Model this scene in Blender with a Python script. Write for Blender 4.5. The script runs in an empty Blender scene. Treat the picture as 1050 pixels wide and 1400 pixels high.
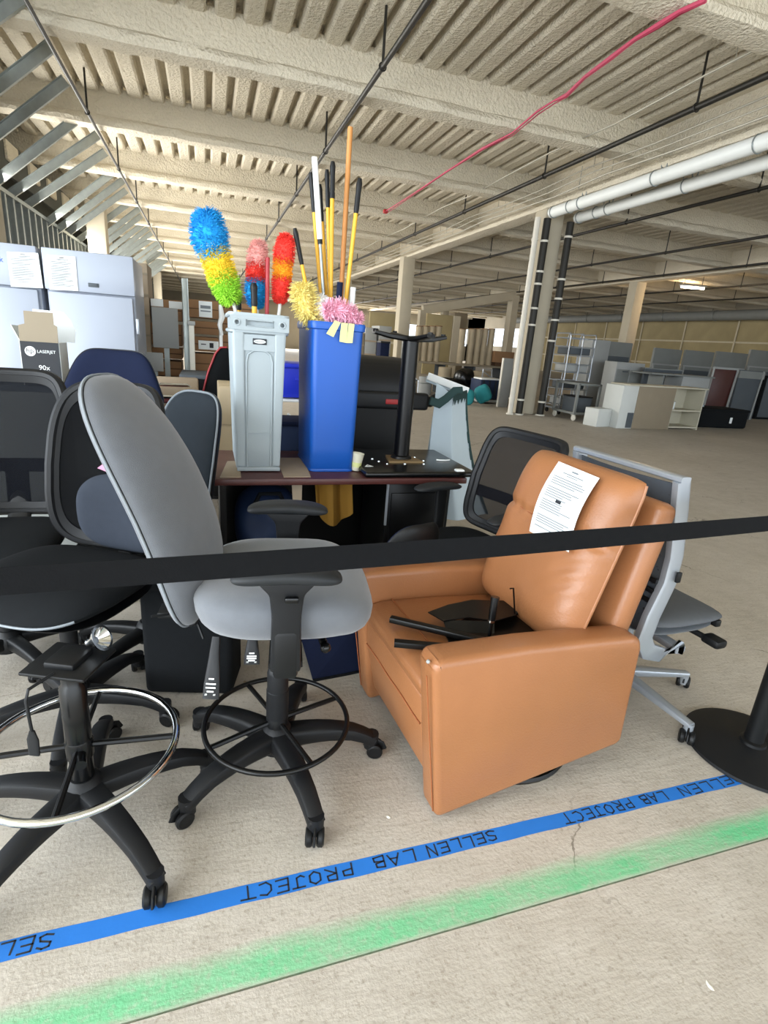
import bpy, bmesh, math, random
from mathutils import Vector, Matrix, noise
random.seed(7)
PI = math.pi
R = math.radians
scene = bpy.context.scene
col = scene.collection

# ---------------------------------------------------------------- camera
CAM = Vector((0, 0, 1.4))
F = 733.3                        # focal length in pixels of the 1050x1400 frame
AX = Vector((0.9512681, -0.29933878, 0.07406277))      # camera right
AY = Vector((-0.02353641, -0.30995986, -0.95045827))   # camera down
AZ = Vector((0.30746551, 0.90239746, -0.30190029))     # camera forward
cd = bpy.data.cameras.new('camera')
cd.sensor_fit = 'HORIZONTAL'
cd.sensor_width = 36
cd.lens = F / 1050 * 36
cd.clip_start = 0.05
cd.clip_end = 300
cam = bpy.data.objects.new('camera', cd)
col.objects.link(cam)
m3 = Matrix((AX, -AY, -AZ)).transposed()
cam.matrix_world = Matrix.Translation(CAM) @ m3.to_4x4()
scene.camera = cam

# ---------------------------------------------------------------- sky, lights, exposure
w = bpy.data.worlds.new('sky')
scene.world = w
w.use_nodes = True
bg = w.node_tree.nodes['Background']
bg.inputs[0].default_value = (0.80, 0.90, 1.0, 1)
bg.inputs[1].default_value = 2.2

def area(name, loc, tgt, sx, sy, power, colr=(1, 1, 1)):
    l = bpy.data.lights.new(name, 'AREA')
    l.shape = 'RECTANGLE'; l.size = sx; l.size_y = sy; l.energy = power; l.color = colr
    o = bpy.data.objects.new(name, l); col.objects.link(o)
    o.location = loc
    o.rotation_euler = (Vector(tgt) - Vector(loc)).to_track_quat('-Z', 'Y').to_euler()
    return o
# daylight through the open sides of the hall (behind the camera, to the left) and the far-end opening
area('daylight_open_side', (4, -6.5, 2.3), (4, 5, 2.3), 22, 4.2, 560, (0.87, 0.94, 1.0))
area('daylight_left_bay', (-5.0, -0.5, 2.2), (3, 1.8, 2.0), 8, 4.0, 820, (0.89, 0.95, 1.0))
area('fill_far_left', (-3.0, 24, 2.6), (6, 24, 4.0), 26, 2.0, 2000, (1.0, 0.98, 0.93))  # added fill that brightens the far-left ceiling and the mid floor
area('daylight_far_end', (16, 57, 2.2), (14, 20, 2.4), 20, 3.0, 2200, (1.0, 0.98, 0.95))

sl = bpy.data.lights.new('sun', 'SUN'); sl.energy = 5.5; sl.angle = R(0.6); sl.color = (1.0, 0.96, 0.88)
so = bpy.data.objects.new('sun', sl); col.objects.link(so)
so.rotation_euler = (R(42), 0, R(6))          # from behind the camera: lights the apron and the first metres of slab only
vs = scene.view_settings
scene.display_settings.display_device = 'sRGB'
vs.view_transform = 'Standard'
vs.look = 'None'
vs.exposure = 0.12
vs.gamma = 1.0
vs.use_curve_mapping = False

# ---------------------------------------------------------------- pixel helpers (1050x1400 frame -> world)
def ray(px, py):
    return AX * (px - 525) + AY * (py - 700) + AZ * F
def A(px, py, y):                # point on the plane Y = y
    d = ray(px, py); return CAM + d * (y / d.y)
def Z(px, py, z=0.0):            # point on the plane Z = z
    d = ray(px, py); return CAM + d * ((z - CAM.z) / d.z)
def XP(px, py, x):               # point on the plane X = x
    d = ray(px, py); return CAM + d * (x / d.x)
def PL(px, py, o, n):            # point on the plane through o with normal n
    d = ray(px, py); o = Vector(o); n = Vector(n)
    return CAM + d * ((o - CAM).dot(n) / d.dot(n))

# ---------------------------------------------------------------- materials
def srgb(h):
    h = h.lstrip('#'); out = []
    for i in (0, 2, 4):
        c = int(h[i:i + 2], 16) / 255
        out.append(c / 12.92 if c <= 0.04045 else ((c + 0.055) / 1.055) ** 2.4)
    return (*out, 1)
M = {}
def mat(name, colr, rough=0.6, metal=0.0, var=0.12, vscale=6.0, bump=0.0, bscale=60.0, coat=0.0, spec=0.5, sheen=0.0, bdist=0.01):
    m = bpy.data.materials.new(name); m.use_nodes = True
    nt = m.node_tree; b = nt.nodes['Principled BSDF']
    c = srgb(colr) if isinstance(colr, str) else colr
    b.inputs['Roughness'].default_value = rough
    b.inputs['Metallic'].default_value = metal
    b.inputs['Coat Weight'].default_value = coat
    b.inputs['Specular IOR Level'].default_value = spec
    b.inputs['Sheen Weight'].default_value = sheen
    tc = nt.nodes.new('ShaderNodeTexCoord')
    nz = nt.nodes.new('ShaderNodeTexNoise'); nz.inputs['Scale'].default_value = vscale; nz.inputs['Detail'].default_value = 5
    nt.links.new(tc.outputs['Object'], nz.inputs['Vector'])
    mx = nt.nodes.new('ShaderNodeMix'); mx.data_type = 'RGBA'
    mx.inputs[6].default_value = tuple(max(0, q * (1 - var)) for q in c[:3]) + (1,)
    mx.inputs[7].default_value = tuple(min(1, q * (1 + var)) for q in c[:3]) + (1,)
    nt.links.new(nz.outputs['Fac'], mx.inputs[0])
    nt.links.new(mx.outputs[2], b.inputs['Base Color'])
    if bump:
        n2 = nt.nodes.new('ShaderNodeTexNoise'); n2.inputs['Scale'].default_value = bscale; n2.inputs['Detail'].default_value = 4
        nt.links.new(tc.outputs['Object'], n2.inputs['Vector'])
        bp = nt.nodes.new('ShaderNodeBump'); bp.inputs['Strength'].default_value = bump; bp.inputs['Distance'].default_value = bdist
        nt.links.new(n2.outputs['Fac'], bp.inputs['Height'])
        nt.links.new(bp.outputs['Normal'], b.inputs['Normal'])
    M[name] = m
    return m

mat('fireproofing', '#d6cdb9', 0.95, var=0.10, vscale=3, bump=0.9, bscale=26, bdist=0.045)
mat('fireproofing_dark', '#8d877b', 0.95, var=0.15, vscale=3, bump=0.5, bscale=22, bdist=0.03)
mat('column_paint', '#b9b09c', 0.85, var=0.12, vscale=2, bump=0.2, bscale=20)
mat('galvanized', '#9da3a0', 0.42, 0.75, var=0.2, vscale=9)
mat('dark_wall', '#4a4c47', 0.9, var=0.3, vscale=2)
mat('back_wall', '#9a9384', 0.9, var=0.2, vscale=0.6)
mat('insulation', '#a89a74', 0.9, var=0.22, vscale=1.3, bump=0.3, bscale=8)
mat('seam_tape', '#cdc3a8', 0.8)
mat('black_pipe', '#26241f', 0.5, 0.3)
mat('white_jacket', '#e8ebe8', 0.5, var=0.05)
mat('band', '#8f9696', 0.4, 0.6)
mat('pink_cable', '#b8405c', 0.6)
mat('red_plastic', '#a32020', 0.5)
mat('wire', '#a9a597', 0.5, 0.3)
mat('black_plastic', '#0d0e0f', 0.48, spec=0.3, var=0.15, bump=0.08, bscale=220, bdist=0.002)
mat('dark_plastic', '#131416', 0.5, spec=0.3, var=0.12, bump=0.08, bscale=200, bdist=0.002)
mat('arm_pad', '#232527', 0.55, spec=0.3, var=0.08, bump=0.1, bscale=250, bdist=0.002)
mat('black_metal', '#0d0d0d', 0.35, 0.4)
mat('black_gloss', '#0a0b0c', 0.25, 0.2)
mat('chrome', '#d9dcde', 0.08, 1.0, var=0.02)
mat('silver', '#a9afb6', 0.35, 0.55, var=0.05)
mat('grey_fabric', '#5f6267', 0.95, var=0.10, vscale=30, bump=0.25, bscale=420, sheen=0.3, bdist=0.003)
mat('grey_fabric_piping', '#7d8388', 0.8, var=0.05)
mat('black_fabric', '#121416', 0.9, var=0.2, vscale=40, bump=0.25, bscale=420, spec=0.15, bdist=0.003)
mat('slate_fabric', '#2c313a', 0.9, var=0.12, vscale=30, bump=0.2, bscale=400, spec=0.2, bdist=0.003)
mat('navy_fabric', '#131b33', 0.9, var=0.12, vscale=30, bump=0.2, bscale=380, spec=0.2, bdist=0.003)
mat('charcoal_fabric', '#55585c', 0.95, var=0.12, vscale=40, bump=0.25, bscale=420, bdist=0.003)
mat('light_piping', '#757c82', 0.5)
mat('belt_webbing', '#0d0e10', 0.85, spec=0.15, var=0.25, vscale=60, bump=0.3, bscale=300, bdist=0.002)
mat('leather', '#96633e', 0.38, var=0.14, vscale=5, bump=0.22, bscale=140, bdist=0.004)
mat('leather_seam', '#8b4f28', 0.6)
mat('mahogany', '#4a2622', 0.4, var=0.25, vscale=12)
mat('grey_bin', '#98a2a6', 0.5, var=0.05, bump=0.05, bscale=150, bdist=0.003)
mat('blue_bin', '#0b4fa6', 0.42, var=0.05, bump=0.05, bscale=150, bdist=0.003)
mat('blue_crate', '#1528b0', 0.45, var=0.08)
mat('white_enamel', '#9aa1ae', 0.35, var=0.02)
mat('light_grey', '#9a9c9a', 0.6, var=0.06)
mat('panel_grey', '#7c7f7c', 0.7, var=0.12, vscale=3)
mat('panel_dark', '#4c5257', 0.8, var=0.12, vscale=3)
mat('cardboard', '#866445', 0.9, var=0.16, vscale=4)
mat('cardboard_edge', '#4d3520', 0.9)
mat('cardboard_pale', '#9d8d78', 0.9, var=0.08)
mat('kraft_tube', '#a3947a', 0.7, var=0.2, vscale=4)
mat('paper', '#dfe3e2', 0.8, var=0.02)
mat('print', '#747b80', 0.8)
mat('ink', '#22252a', 0.7)
mat('white_paint', '#d8d4c8', 0.6, var=0.05)
mat('cream_cup', '#d9d5bf', 0.6, var=0.04)
mat('yellow_pole', '#d9a51c', 0.4, var=0.06)
mat('wood_pole', '#b57a3c', 0.55, var=0.18, vscale=14)
mat('red_pole', '#9c1f28', 0.45)
mat('white_plastic', '#e2e4e2', 0.45, var=0.03)
mat('note_paper', '#cdd08f', 0.8, var=0.04)
mat('pink_paper', '#e29bbb', 0.8, var=0.03)
mat('tan_cabinet', '#c7b492', 0.6, var=0.05)
mat('cream_cabinet', '#b8b3a0', 0.6, var=0.06)
mat('cabinet_white', '#c9ccc8', 0.6, var=0.04)
mat('cabinet_brown', '#887c68', 0.7, var=0.08)
mat('foam_sheet', '#aebbc2', 0.7, var=0.06)
mat('teal_cloth', '#1c7a80', 0.8, var=0.15)
mat('dark_teal', '#12302f', 0.8, var=0.2)
mat('mustard', '#8f681f', 0.8, var=0.15)
mat('blue_bag', '#0d2344', 0.7, var=0.2)
mat('maroon', '#5a1a20', 0.4, var=0.1)
mat('brass', '#8a7350', 0.45, 0.5)
mat('fluff_blue', '#1c9edd', 0.9, var=0.2, vscale=50)
mat('fluff_yellow', '#fbd638', 0.9, var=0.15, vscale=50)
mat('fluff_green', '#a2dc3c', 0.9, var=0.15, vscale=50)
mat('fluff_pink', '#f7b9b2', 0.9, var=0.12, vscale=50)
mat('fluff_red', '#ef4034', 0.9, var=0.15, vscale=50)
mat('fluff_orange', '#f2a21c', 0.9, var=0.12, vscale=50)
mat('fluff_straw', '#f6e28c', 0.9, var=0.15, vscale=50)
mat('fluff_rose', '#f2b3c8', 0.9, var=0.15, vscale=50)
mat('fluff_white', '#eceae6', 0.9, var=0.06, vscale=50)
mat('painters_tape', '#1d6fc4', 0.7, var=0.10, vscale=14, bump=0.1, bscale=120, bdist=0.002)

def mesh_cloth(name, colr, alpha):
    m = mat(name, colr, 0.85, var=0.1, vscale=40, spec=0.12)
    nt = m.node_tree; b = nt.nodes['Principled BSDF']; out = nt.nodes['Material Output']
    tr = nt.nodes.new('ShaderNodeBsdfTransparent'); mx = nt.nodes.new('ShaderNodeMixShader')
    mx.inputs[0].default_value = alpha
    nt.links.new(tr.outputs[0], mx.inputs[1]); nt.links.new(b.outputs[0], mx.inputs[2])
    nt.links.new(mx.outputs[0], out.inputs[0])
mesh_cloth('black_mesh', '#07080a', 0.92)
mesh_cloth('chair_mesh', '#0c0e14', 0.74)
mesh_cloth('sheer_mesh', '#15151a', 0.55)
mat('piped_fabric', '#23292f', 0.9, var=0.12, vscale=30, bump=0.2, bscale=400, spec=0.2, bdist=0.003)
mesh_cloth('grey_mesh', '#4a4f56', 0.8)
mesh_cloth('plastic_film', '#cfd6d8', 0.35)

def emis(name, colr, s):
    m = bpy.data.materials.new(name); m.use_nodes = True
    b = m.node_tree.nodes['Principled BSDF']
    b.inputs['Emission Color'].default_value = colr; b.inputs['Emission Strength'].default_value = s
    M[name] = m
emis('lamp_glow', (1.0, 0.86, 0.66, 1), 14)

def floor_material():
    m = bpy.data.materials.new('concrete'); m.use_nodes = True
    nt = m.node_tree; N = nt.nodes.new; L = nt.links.new
    b = nt.nodes['Principled BSDF']; b.inputs['Roughness'].default_value = 0.62
    b.inputs['Specular IOR Level'].default_value = 0.35
    tc = N('ShaderNodeTexCoord')
    def nz(scale, det=6, rough=0.6, vec=None):
        n = N('ShaderNodeTexNoise'); n.inputs['Scale'].default_value = scale; n.inputs['Detail'].default_value = det
        n.inputs['Roughness'].default_value = rough
        L(vec or tc.outputs['Object'], n.inputs['Vector']); return n.outputs['Fac']
    def ramp(src, stops):
        r = N('ShaderNodeValToRGB'); L(src, r.inputs[0])
        while len(r.color_ramp.elements) < len(stops): r.color_ramp.elements.new(0.5)
        for e, (p, c) in zip(r.color_ramp.elements, stops):
            e.position = p; e.color = c if isinstance(c, tuple) else srgb(c)
        return r.outputs[0]
    def mixc(f, a, bb, mode='MIX'):
        x = N('ShaderNodeMix'); x.data_type = 'RGBA'; x.blend_type = mode
        for s, v in ((x.inputs[0], f), (x.inputs[6], a), (x.inputs[7], bb)):
            if hasattr(v, 'links'): L(v, s)
            else: s.default_value = v
        return x.outputs[2]
    def mth(op, a, bb=None, clamp=False):
        x = N('ShaderNodeMath'); x.operation = op; x.use_clamp = clamp
        for s, v in ((x.inputs[0], a), (x.inputs[1], bb)):
            if v is None: continue
            if hasattr(v, 'links'): L(v, s)
            else: s.default_value = v
        return x.outputs[0]
    base = ramp(nz(0.9), [(0.3, '#aaa295'), (0.55, '#b8b0a4'), (0.75, '#c3bcb1')])
    base = mixc(0.35, base, ramp(nz(9), [(0.3, '#9d9486'), (0.6, '#bcb5a9'), (0.8, '#cac4ba')]))
    base = mixc(ramp(nz(70, 3), [(0.30, (0.55, 0.55, 0.55, 1)), (0.45, (0, 0, 0, 1))]), base, srgb('#8a7f70'))
    base = mixc(ramp(nz(2.3, 8, 0.7), [(0.62, (0, 0, 0, 1)), (0.80, (0.45, 0.45, 0.45, 1))]), base, srgb('#84796a'))
    # hairline cracks
    wv = N('ShaderNodeVectorMath'); wv.operation = 'ADD'
    n3 = N('ShaderNodeTexNoise'); n3.inputs['Scale'].default_value = 2.2; n3.inputs['Detail'].default_value = 6
    L(tc.outputs['Object'], n3.inputs['Vector'])
    sc = N('ShaderNodeVectorMath'); sc.operation = 'SCALE'; sc.inputs['Scale'].default_value = 0.55
    L(n3.outputs['Color'], sc.inputs[0]); L(tc.outputs['Object'], wv.inputs[0]); L(sc.outputs[0], wv.inputs[1])
    vo = N('ShaderNodeTexVoronoi'); vo.feature = 'DISTANCE_TO_EDGE'; vo.inputs['Scale'].default_value = 1.1
    L(wv.outputs[0], vo.inputs['Vector'])
    crack = mth('LESS_THAN', vo.outputs['Distance'], 0.0035)
    crack = mth('MULTIPLY', crack, ramp(nz(1.7), [(0.50, (0, 0, 0, 1)), (0.60, (0.75, 0.75, 0.75, 1))]))
    base = mixc(crack, base, srgb('#5d5448'))
    # green spray-paint band along the saw-cut joint: hard at the joint, feathered on the far side
    sx = N('ShaderNodeSeparateXYZ'); L(tc.outputs['Object'], sx.inputs[0])
    wob = mth('MULTIPLY', mth('SUBTRACT', nz(5.0), 0.5), 0.03)
    yy = mth('ADD', sx.outputs['Y'], wob)
    up = mth('MULTIPLY', mth('SUBTRACT', 0.947, yy), 1 / 0.05, True)       # 0 at .947, 1 at .897
    lo = mth('MULTIPLY', mth('SUBTRACT', yy, 0.842), 1 / 0.016, True)
    fac = mth('MULTIPLY', mth('MULTIPLY', up, lo), ramp(nz(3.0, 4), [(0.25, (0.35, 0.35, 0.35, 1)), (0.62, (0.95, 0.95, 0.95, 1))]))
    fac = mth('MULTIPLY', fac, ramp(nz(60, 2), [(0.25, (0.55, 0.55, 0.55, 1)), (0.5, (1, 1, 1, 1))]))
    base = mixc(fac, base, srgb('#62bb84'))
    L(base, b.inputs['Base Color'])
    bp = N('ShaderNodeBump'); bp.inputs['Strength'].default_value = 0.55; bp.inputs['Distance'].default_value = 0.008
    # trowel strokes stretched across the slab plus fine grit
    mp = N('ShaderNodeMapping'); mp.inputs['Scale'].default_value = (9, 34, 10); mp.inputs['Rotation'].default_value = (0, 0, 0.35)
    L(tc.outputs['Object'], mp.inputs['Vector'])
    h = mth('ADD', mth('MULTIPLY', nz(1.0, 5, 0.6, mp.outputs[0]), 0.6), mth('MULTIPLY', nz(95, 3), 0.35))
    L(h, bp.inputs['Height']); L(bp.outputs[0], b.inputs['Normal'])
    M['concrete'] = m
floor_material()

# ---------------------------------------------------------------- mesh builder
class MB:
    def __init__(s): s.v = []; s.f = []
    def add(s, vs, fs, mx=None):
        o = len(s.v)
        s.v += [tuple(mx @ Vector(p)) if mx else tuple(p) for p in vs]
        s.f += [tuple(i + o for i in f) for f in fs]
        return s
    def box(s, c, d, rz=0, rx=0, ry=0):
        x, y, z = (q / 2 for q in d)
        vs = [(-x, -y, -z), (x, -y, -z), (x, y, -z), (-x, y, -z), (-x, -y, z), (x, -y, z), (x, y, z), (-x, y, z)]
        mx = Matrix.Translation(c) @ Matrix.Rotation(rz, 4, 'Z') @ Matrix.Rotation(ry, 4, 'Y') @ Matrix.Rotation(rx, 4, 'X')
        return s.add(vs, [(0, 3, 2, 1), (4, 5, 6, 7), (0, 1, 5, 4), (1, 2, 6, 5), (2, 3, 7, 6), (3, 0, 4, 7)], mx)
    def bm(s, bm, mx=None):
        bm.verts.index_update()
        return s.add([v.co.copy() for v in bm.verts], [[v.index for v in f.verts] for f in bm.faces], mx)
    def rbox(s, c, d, r=0.01, seg=2, rz=0, rx=0, ry=0, taper=None):
        b = bmesh.new(); bmesh.ops.create_cube(b, size=1)
        for v in b.verts:
            v.co = Vector((v.co.x * d[0], v.co.y * d[1], v.co.z * d[2]))
            if taper and v.co.z < 0: v.co.x *= taper[0]; v.co.y *= taper[1]
        bmesh.ops.bevel(b, geom=b.edges[:], offset=min(r, min(d) * 0.49), segments=seg, affect='EDGES', profile=0.5)
        mx = Matrix.Translation(c) @ Matrix.Rotation(rz, 4, 'Z') @ Matrix.Rotation(ry, 4, 'Y') @ Matrix.Rotation(rx, 4, 'X')
        s.bm(b, mx); b.free(); return s
    def prism(s, poly, h0, h1, mx=None, r=0, seg=2):
        """polygon in local XY, extruded from h0 to h1 along local Z"""
        b = bmesh.new(); n = len(poly)
        lo = [b.verts.new((p[0], p[1], h0)) for p in poly]; hi = [b.verts.new((p[0], p[1], h1)) for p in poly]
        b.faces.new(lo[::-1]); b.faces.new(hi)
        for i in range(n): b.faces.new((lo[i], lo[(i + 1) % n], hi[(i + 1) % n], hi[i]))
        bmesh.ops.recalc_face_normals(b, faces=b.faces[:])
        if r: bmesh.ops.bevel(b, geom=b.edges[:], offset=r, segments=seg, affect='EDGES', profile=0.5)
        s.bm(b, mx); b.free(); return s
    def ring_loft(s, rings, closed=False, cap=True):
        n = len(rings[0]); vs = [p for r in rings for p in r]; fs = []
        m = len(rings)
        for i in range(m if closed else m - 1):
            a, c = i * n, ((i + 1) % m) * n
            for j in range(n):
                k = (j + 1) % n
                fs.append((a + j, a + k, c + k, c + j))
        if cap and not closed:
            fs.append(tuple(range(n - 1, -1, -1))); fs.append(tuple((m - 1) * n + j for j in range(n)))
        return s.add(vs, fs)
    def tube(s, pts, r, n=8, closed=False, cap=True):
        pts = [Vector(p) for p in pts]; m = len(pts); rings = []
        rs = r if isinstance(r, (list, tuple)) else [r] * m
        up = None
        for i, p in enumerate(pts):
            a = pts[i - 1] if (i or closed) else p; c = pts[(i + 1) % m] if (i < m - 1 or closed) else p
            t = (c - a).normalized()
            if up is None:
                up = t.orthogonal().normalized()
            else:
                up = (up - t * up.dot(t)).normalized()
            bi = t.cross(up)
            rings.append([p + (up * math.cos(2 * PI * k / n) + bi * math.sin(2 * PI * k / n)) * rs[i] for k in range(n)])
        return s.ring_loft(rings, closed, cap)
    def sweep(s, pts, ws, hs, up=(0, 0, 1), ex=4, n=12, closed=False):
        """rounded-rectangle section (width ws across, height hs along up) swept along pts"""
        pts = [Vector(p) for p in pts]; up = Vector(up); m = len(pts); rings = []
        if not isinstance(ws, (list, tuple)): ws = [ws] * m
        if not isinstance(hs, (list, tuple)): hs = [hs] * m
        for i, p in enumerate(pts):
            a = pts[i - 1] if (i or closed) else p; c = pts[(i + 1) % m] if (i < m - 1 or closed) else p
            t = (c - a).normalized(); sd = t.cross(up).normalized(); u = sd.cross(t)
            ring = []
            for k in range(n):
                th = 2 * PI * (k + 0.5) / n; cx, sy = math.cos(th), math.sin(th)
                x = math.copysign(abs(cx) ** (2 / ex), cx) * ws[i] / 2; y = math.copysign(abs(sy) ** (2 / ex), sy) * hs[i] / 2
                ring.append(p + sd * x + u * y)
            rings.append(ring)
        return s.ring_loft(rings, closed)
    def lathe(s, prof, n=24, mx=None):
        rings = [[Vector((r * math.cos(2 * PI * k / n), r * math.sin(2 * PI * k / n), z)) for k in range(n)] for r, z in prof]
        if mx: rings = [[mx @ p for p in r] for r in rings]
        return s.ring_loft(rings)
    def cyl(s, p, q, r, n=12, r2=None):
        return s.tube([p, q], [r, r if r2 is None else r2], n)
    def ball(s, c, r, n=10, sq=(1, 1, 1)):
        b = bmesh.new(); bmesh.ops.create_uvsphere(b, u_segments=n, v_segments=max(4, n // 2 + 1), radius=r)
        s.bm(b, Matrix.Translation(c) @ Matrix.Diagonal((*sq, 1))); b.free(); return s
    def pad(s, a, bb, ex, tf, tb, bend=None, wid=None, n=48, rings=9, pw=5, mx=None):
        """cushion: superellipse outline a x bb in local XY, thickness tf (+Z) and tb (-Z), bent by bend(x,y)"""
        vs = []; fs = []
        def pt(rho, th, side):
            cx, sy = math.cos(th), math.sin(th)
            x = math.copysign(abs(cx) ** (2 / ex), cx) * a * rho; y = math.copysign(abs(sy) ** (2 / ex), sy) * bb * rho
            if wid: x *= wid(y / bb)
            t = (1 - rho ** pw) ** 0.5 if rho < 1 else 0
            return Vector((x, y, (tf if side > 0 else -tb) * t + (bend(x, y) if bend else 0)))
        rho = [math.sin(PI / 2 * i / rings) ** 0.8 for i in range(1, rings + 1)]; rho[-1] = 1.0
        vs.append(pt(0, 0, 1)); vs.append(pt(0, 0, -1))
        for side in (1, -1):
            for r in rho[:-1]:
                vs += [pt(r, 2 * PI * k / n, side) for k in range(n)]
        e0 = len(vs); vs += [pt(1, 2 * PI * k / n, 1) for k in range(n)]
        q = len(rho) - 1
        for si, side in enumerate((1, -1)):
            o = 2 + si * q * n
            for k in range(n):
                k2 = (k + 1) % n
                f = (si, o + k, o + k2); fs.append(f if side > 0 else f[::-1])
                for i in range(q):
                    c = o + (i + 1) * n if i < q - 1 else e0
                    f = (o + i * n + k, c + k, c + k2, o + i * n + k2); fs.append(f if side > 0 else f[::-1])
        return s.add(vs, fs, mx)
    def rim(s, a, bb, ex, r, bend=None, wid=None, n=48, mx=None, k=8, th0=0, th1=2 * PI, off=0):
        pts = []
        full = abs(th1 - th0 - 2 * PI) < 1e-6
        for i in range(n if full else n + 1):
            th = th0 + (th1 - th0) * i / n; cx, sy = math.cos(th), math.sin(th)
            x = math.copysign(abs(cx) ** (2 / ex), cx) * a; y = math.copysign(abs(sy) ** (2 / ex), sy) * bb
            if wid: x *= wid(y / bb)
            p = Vector((x, y, (bend(x, y) if bend else 0) + off)); pts.append(mx @ p if mx else p)
        return s.tube(pts, r, k, closed=full)
    def cushion(s, hx, hy, tf, tb, n=30, m=36, p=6, tuck=None, wr=None, mx=None):
        """puffed box pillow: local X across, Y up, +Z front; tuck(b, a) scales the front depth"""
        def side(sg, t0):
            vs = []
            for j in range(m + 1):
                b = math.sin((j / m * 2 - 1) * PI / 2); b = 0.5 * b + 0.5 * (j / m * 2 - 1)
                for i in range(n + 1):
                    a = math.sin((i / n * 2 - 1) * PI / 2); a = 0.5 * a + 0.5 * (i / n * 2 - 1)
                    t = t0 * max(0.0, (1 - abs(a) ** p) * (1 - abs(b) ** p)) ** 0.5
                    if tuck and sg > 0: t *= tuck(a, b)
                    k = 1 - 0.05 * abs(b) ** 8; q = 1 - 0.03 * abs(a) ** 8
                    z = sg * t + (wr(a, b) * (1 - abs(a) ** 8) * (1 - abs(b) ** 8) if wr and sg > 0 else 0)
                    vs.append((a * hx * k, b * hy * q, z))
            W = n + 1
            fs = [(j * W + i, j * W + i + 1, (j + 1) * W + i + 1, (j + 1) * W + i) for j in range(m) for i in range(n)]
            return vs, (fs if sg > 0 else [f[::-1] for f in fs])
        for sg, t0 in ((1, tf), (-1, tb)):
            v, f = side(sg, t0); s.add(v, f, mx)
        return s
    def grid(s, fn, nu, nv, thick=0.0):
        vs = [Vector(fn(i / nu, j / nv)) for j in range(nv + 1) for i in range(nu + 1)]
        W = nu + 1
        fs = [(j * W + i, j * W + i + 1, (j + 1) * W + i + 1, (j + 1) * W + i) for j in range(nv) for i in range(nu)]
        if thick:
            nor = []
            for j in range(nv + 1):
                for i in range(nu + 1):
                    a = vs[j * W + min(i + 1, nu)] - vs[j * W + max(i - 1, 0)]; b = vs[min(j + 1, nv) * W + i] - vs[max(j - 1, 0) * W + i]
                    nor.append(a.cross(b).normalized())
            o = len(vs); back = [p - q * thick for p, q in zip(vs, nor)]
            f2 = [tuple(k + o for k in f[::-1]) for f in fs]
            edge = [(i, i + 1) for i in range(nu)] + [(j * W + nu, (j + 1) * W + nu) for j in range(nv)] + \
                   [(nv * W + i + 1, nv * W + i) for i in range(nu)] + [((j + 1) * W, j * W) for j in range(nv)]
            return s.add(vs + back, fs + f2 + [(b, a, a + o, b + o) for a, b in edge])
        return s.add(vs, fs)
    def mesh(s, name, material, smooth=38):
        me = bpy.data.meshes.new(name)
        me.from_pydata([tuple(p) for p in s.v], [], [tuple(f) for f in s.f]); me.update()
        if smooth:
            me.shade_smooth()
            me.set_sharp_from_angle(angle=R(smooth))
        if material: me.materials.append(M[material])
        return me

def prop(o, label=None, cat=None, group=None, kind=None):
    if label: o['label'] = label
    if cat: o['category'] = cat
    if group: o['group'] = group
    if kind: o['kind'] = kind
    return o
def P(name, mb, material, parent=None, smooth=38, label=None, kind=None):
    me = mb if isinstance(mb, bpy.types.Mesh) else mb.mesh(name, material, smooth)
    o = bpy.data.objects.new(name, me); col.objects.link(o)
    if parent: o.parent = parent
    return prop(o, label, None, None, kind)
def T(name, label, cat, loc=(0, 0, 0), rz=0, group=None):
    o = bpy.data.objects.new(name, None); col.objects.link(o)
    o.empty_display_size = 0.05
    o.location = loc; o.rotation_euler = (0, 0, rz)
    return prop(o, label, cat, group)
def copy_tree(o, parent=None):
    c = o.copy(); col.objects.link(c)
    if parent: c.parent = parent
    for ch in list(o.children): copy_tree(ch, c)
    return c
def text_mesh(txt, size, mx, extr=0.0006, align='CENTER'):
    cu = bpy.data.curves.new('lettering', 'FONT'); cu.body = txt; cu.size = size; cu.extrude = extr
    cu.align_x = align; cu.align_y = 'CENTER'; cu.resolution_u = 3
    ob = bpy.data.objects.new('lettering', cu)
    me = bpy.data.meshes.new_from_object(ob)
    mb = MB().add([v.co.copy() for v in me.vertices], [tuple(p.vertices) for p in me.polygons], mx)
    bpy.data.objects.remove(ob); bpy.data.curves.remove(cu); bpy.data.meshes.remove(me)
    return mb
def frame(o, x, y):
    """matrix with origin o, local X along x and local Y close to y"""
    x = Vector(x).normalized(); z = x.cross(Vector(y)).normalized(); y = z.cross(x)
    return Matrix.Translation(o) @ Matrix((x, y, z)).transposed().to_4x4()
# ================================================================ the hall
def S(name, mb, material, parent=None, smooth=38):
    o = P(name, mb, material, parent, smooth)
    if parent is None: o['kind'] = 'structure'
    return o
X0, X1, Y0, Y1 = -4.0, 28.0, -7.5, 58.0
JY = 0.846
fl = MB()
prof = [(-26, 0), (JY - 0.003, 0), (JY - 0.0015, -0.012), (JY + 0.0015, -0.012), (JY + 0.003, 0), (6, 0), (Y1, 0)]
vs = [(x, y, z) for y, z in prof for x in (X0 - 2, 4, X1 + 1)]
fl.add(vs, [(i * 3 + j, i * 3 + j + 1, i * 3 + j + 4, i * 3 + j + 3) for i in range(len(prof) - 1) for j in range(2)])
S('floor', fl, 'concrete', smooth=0)

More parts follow.
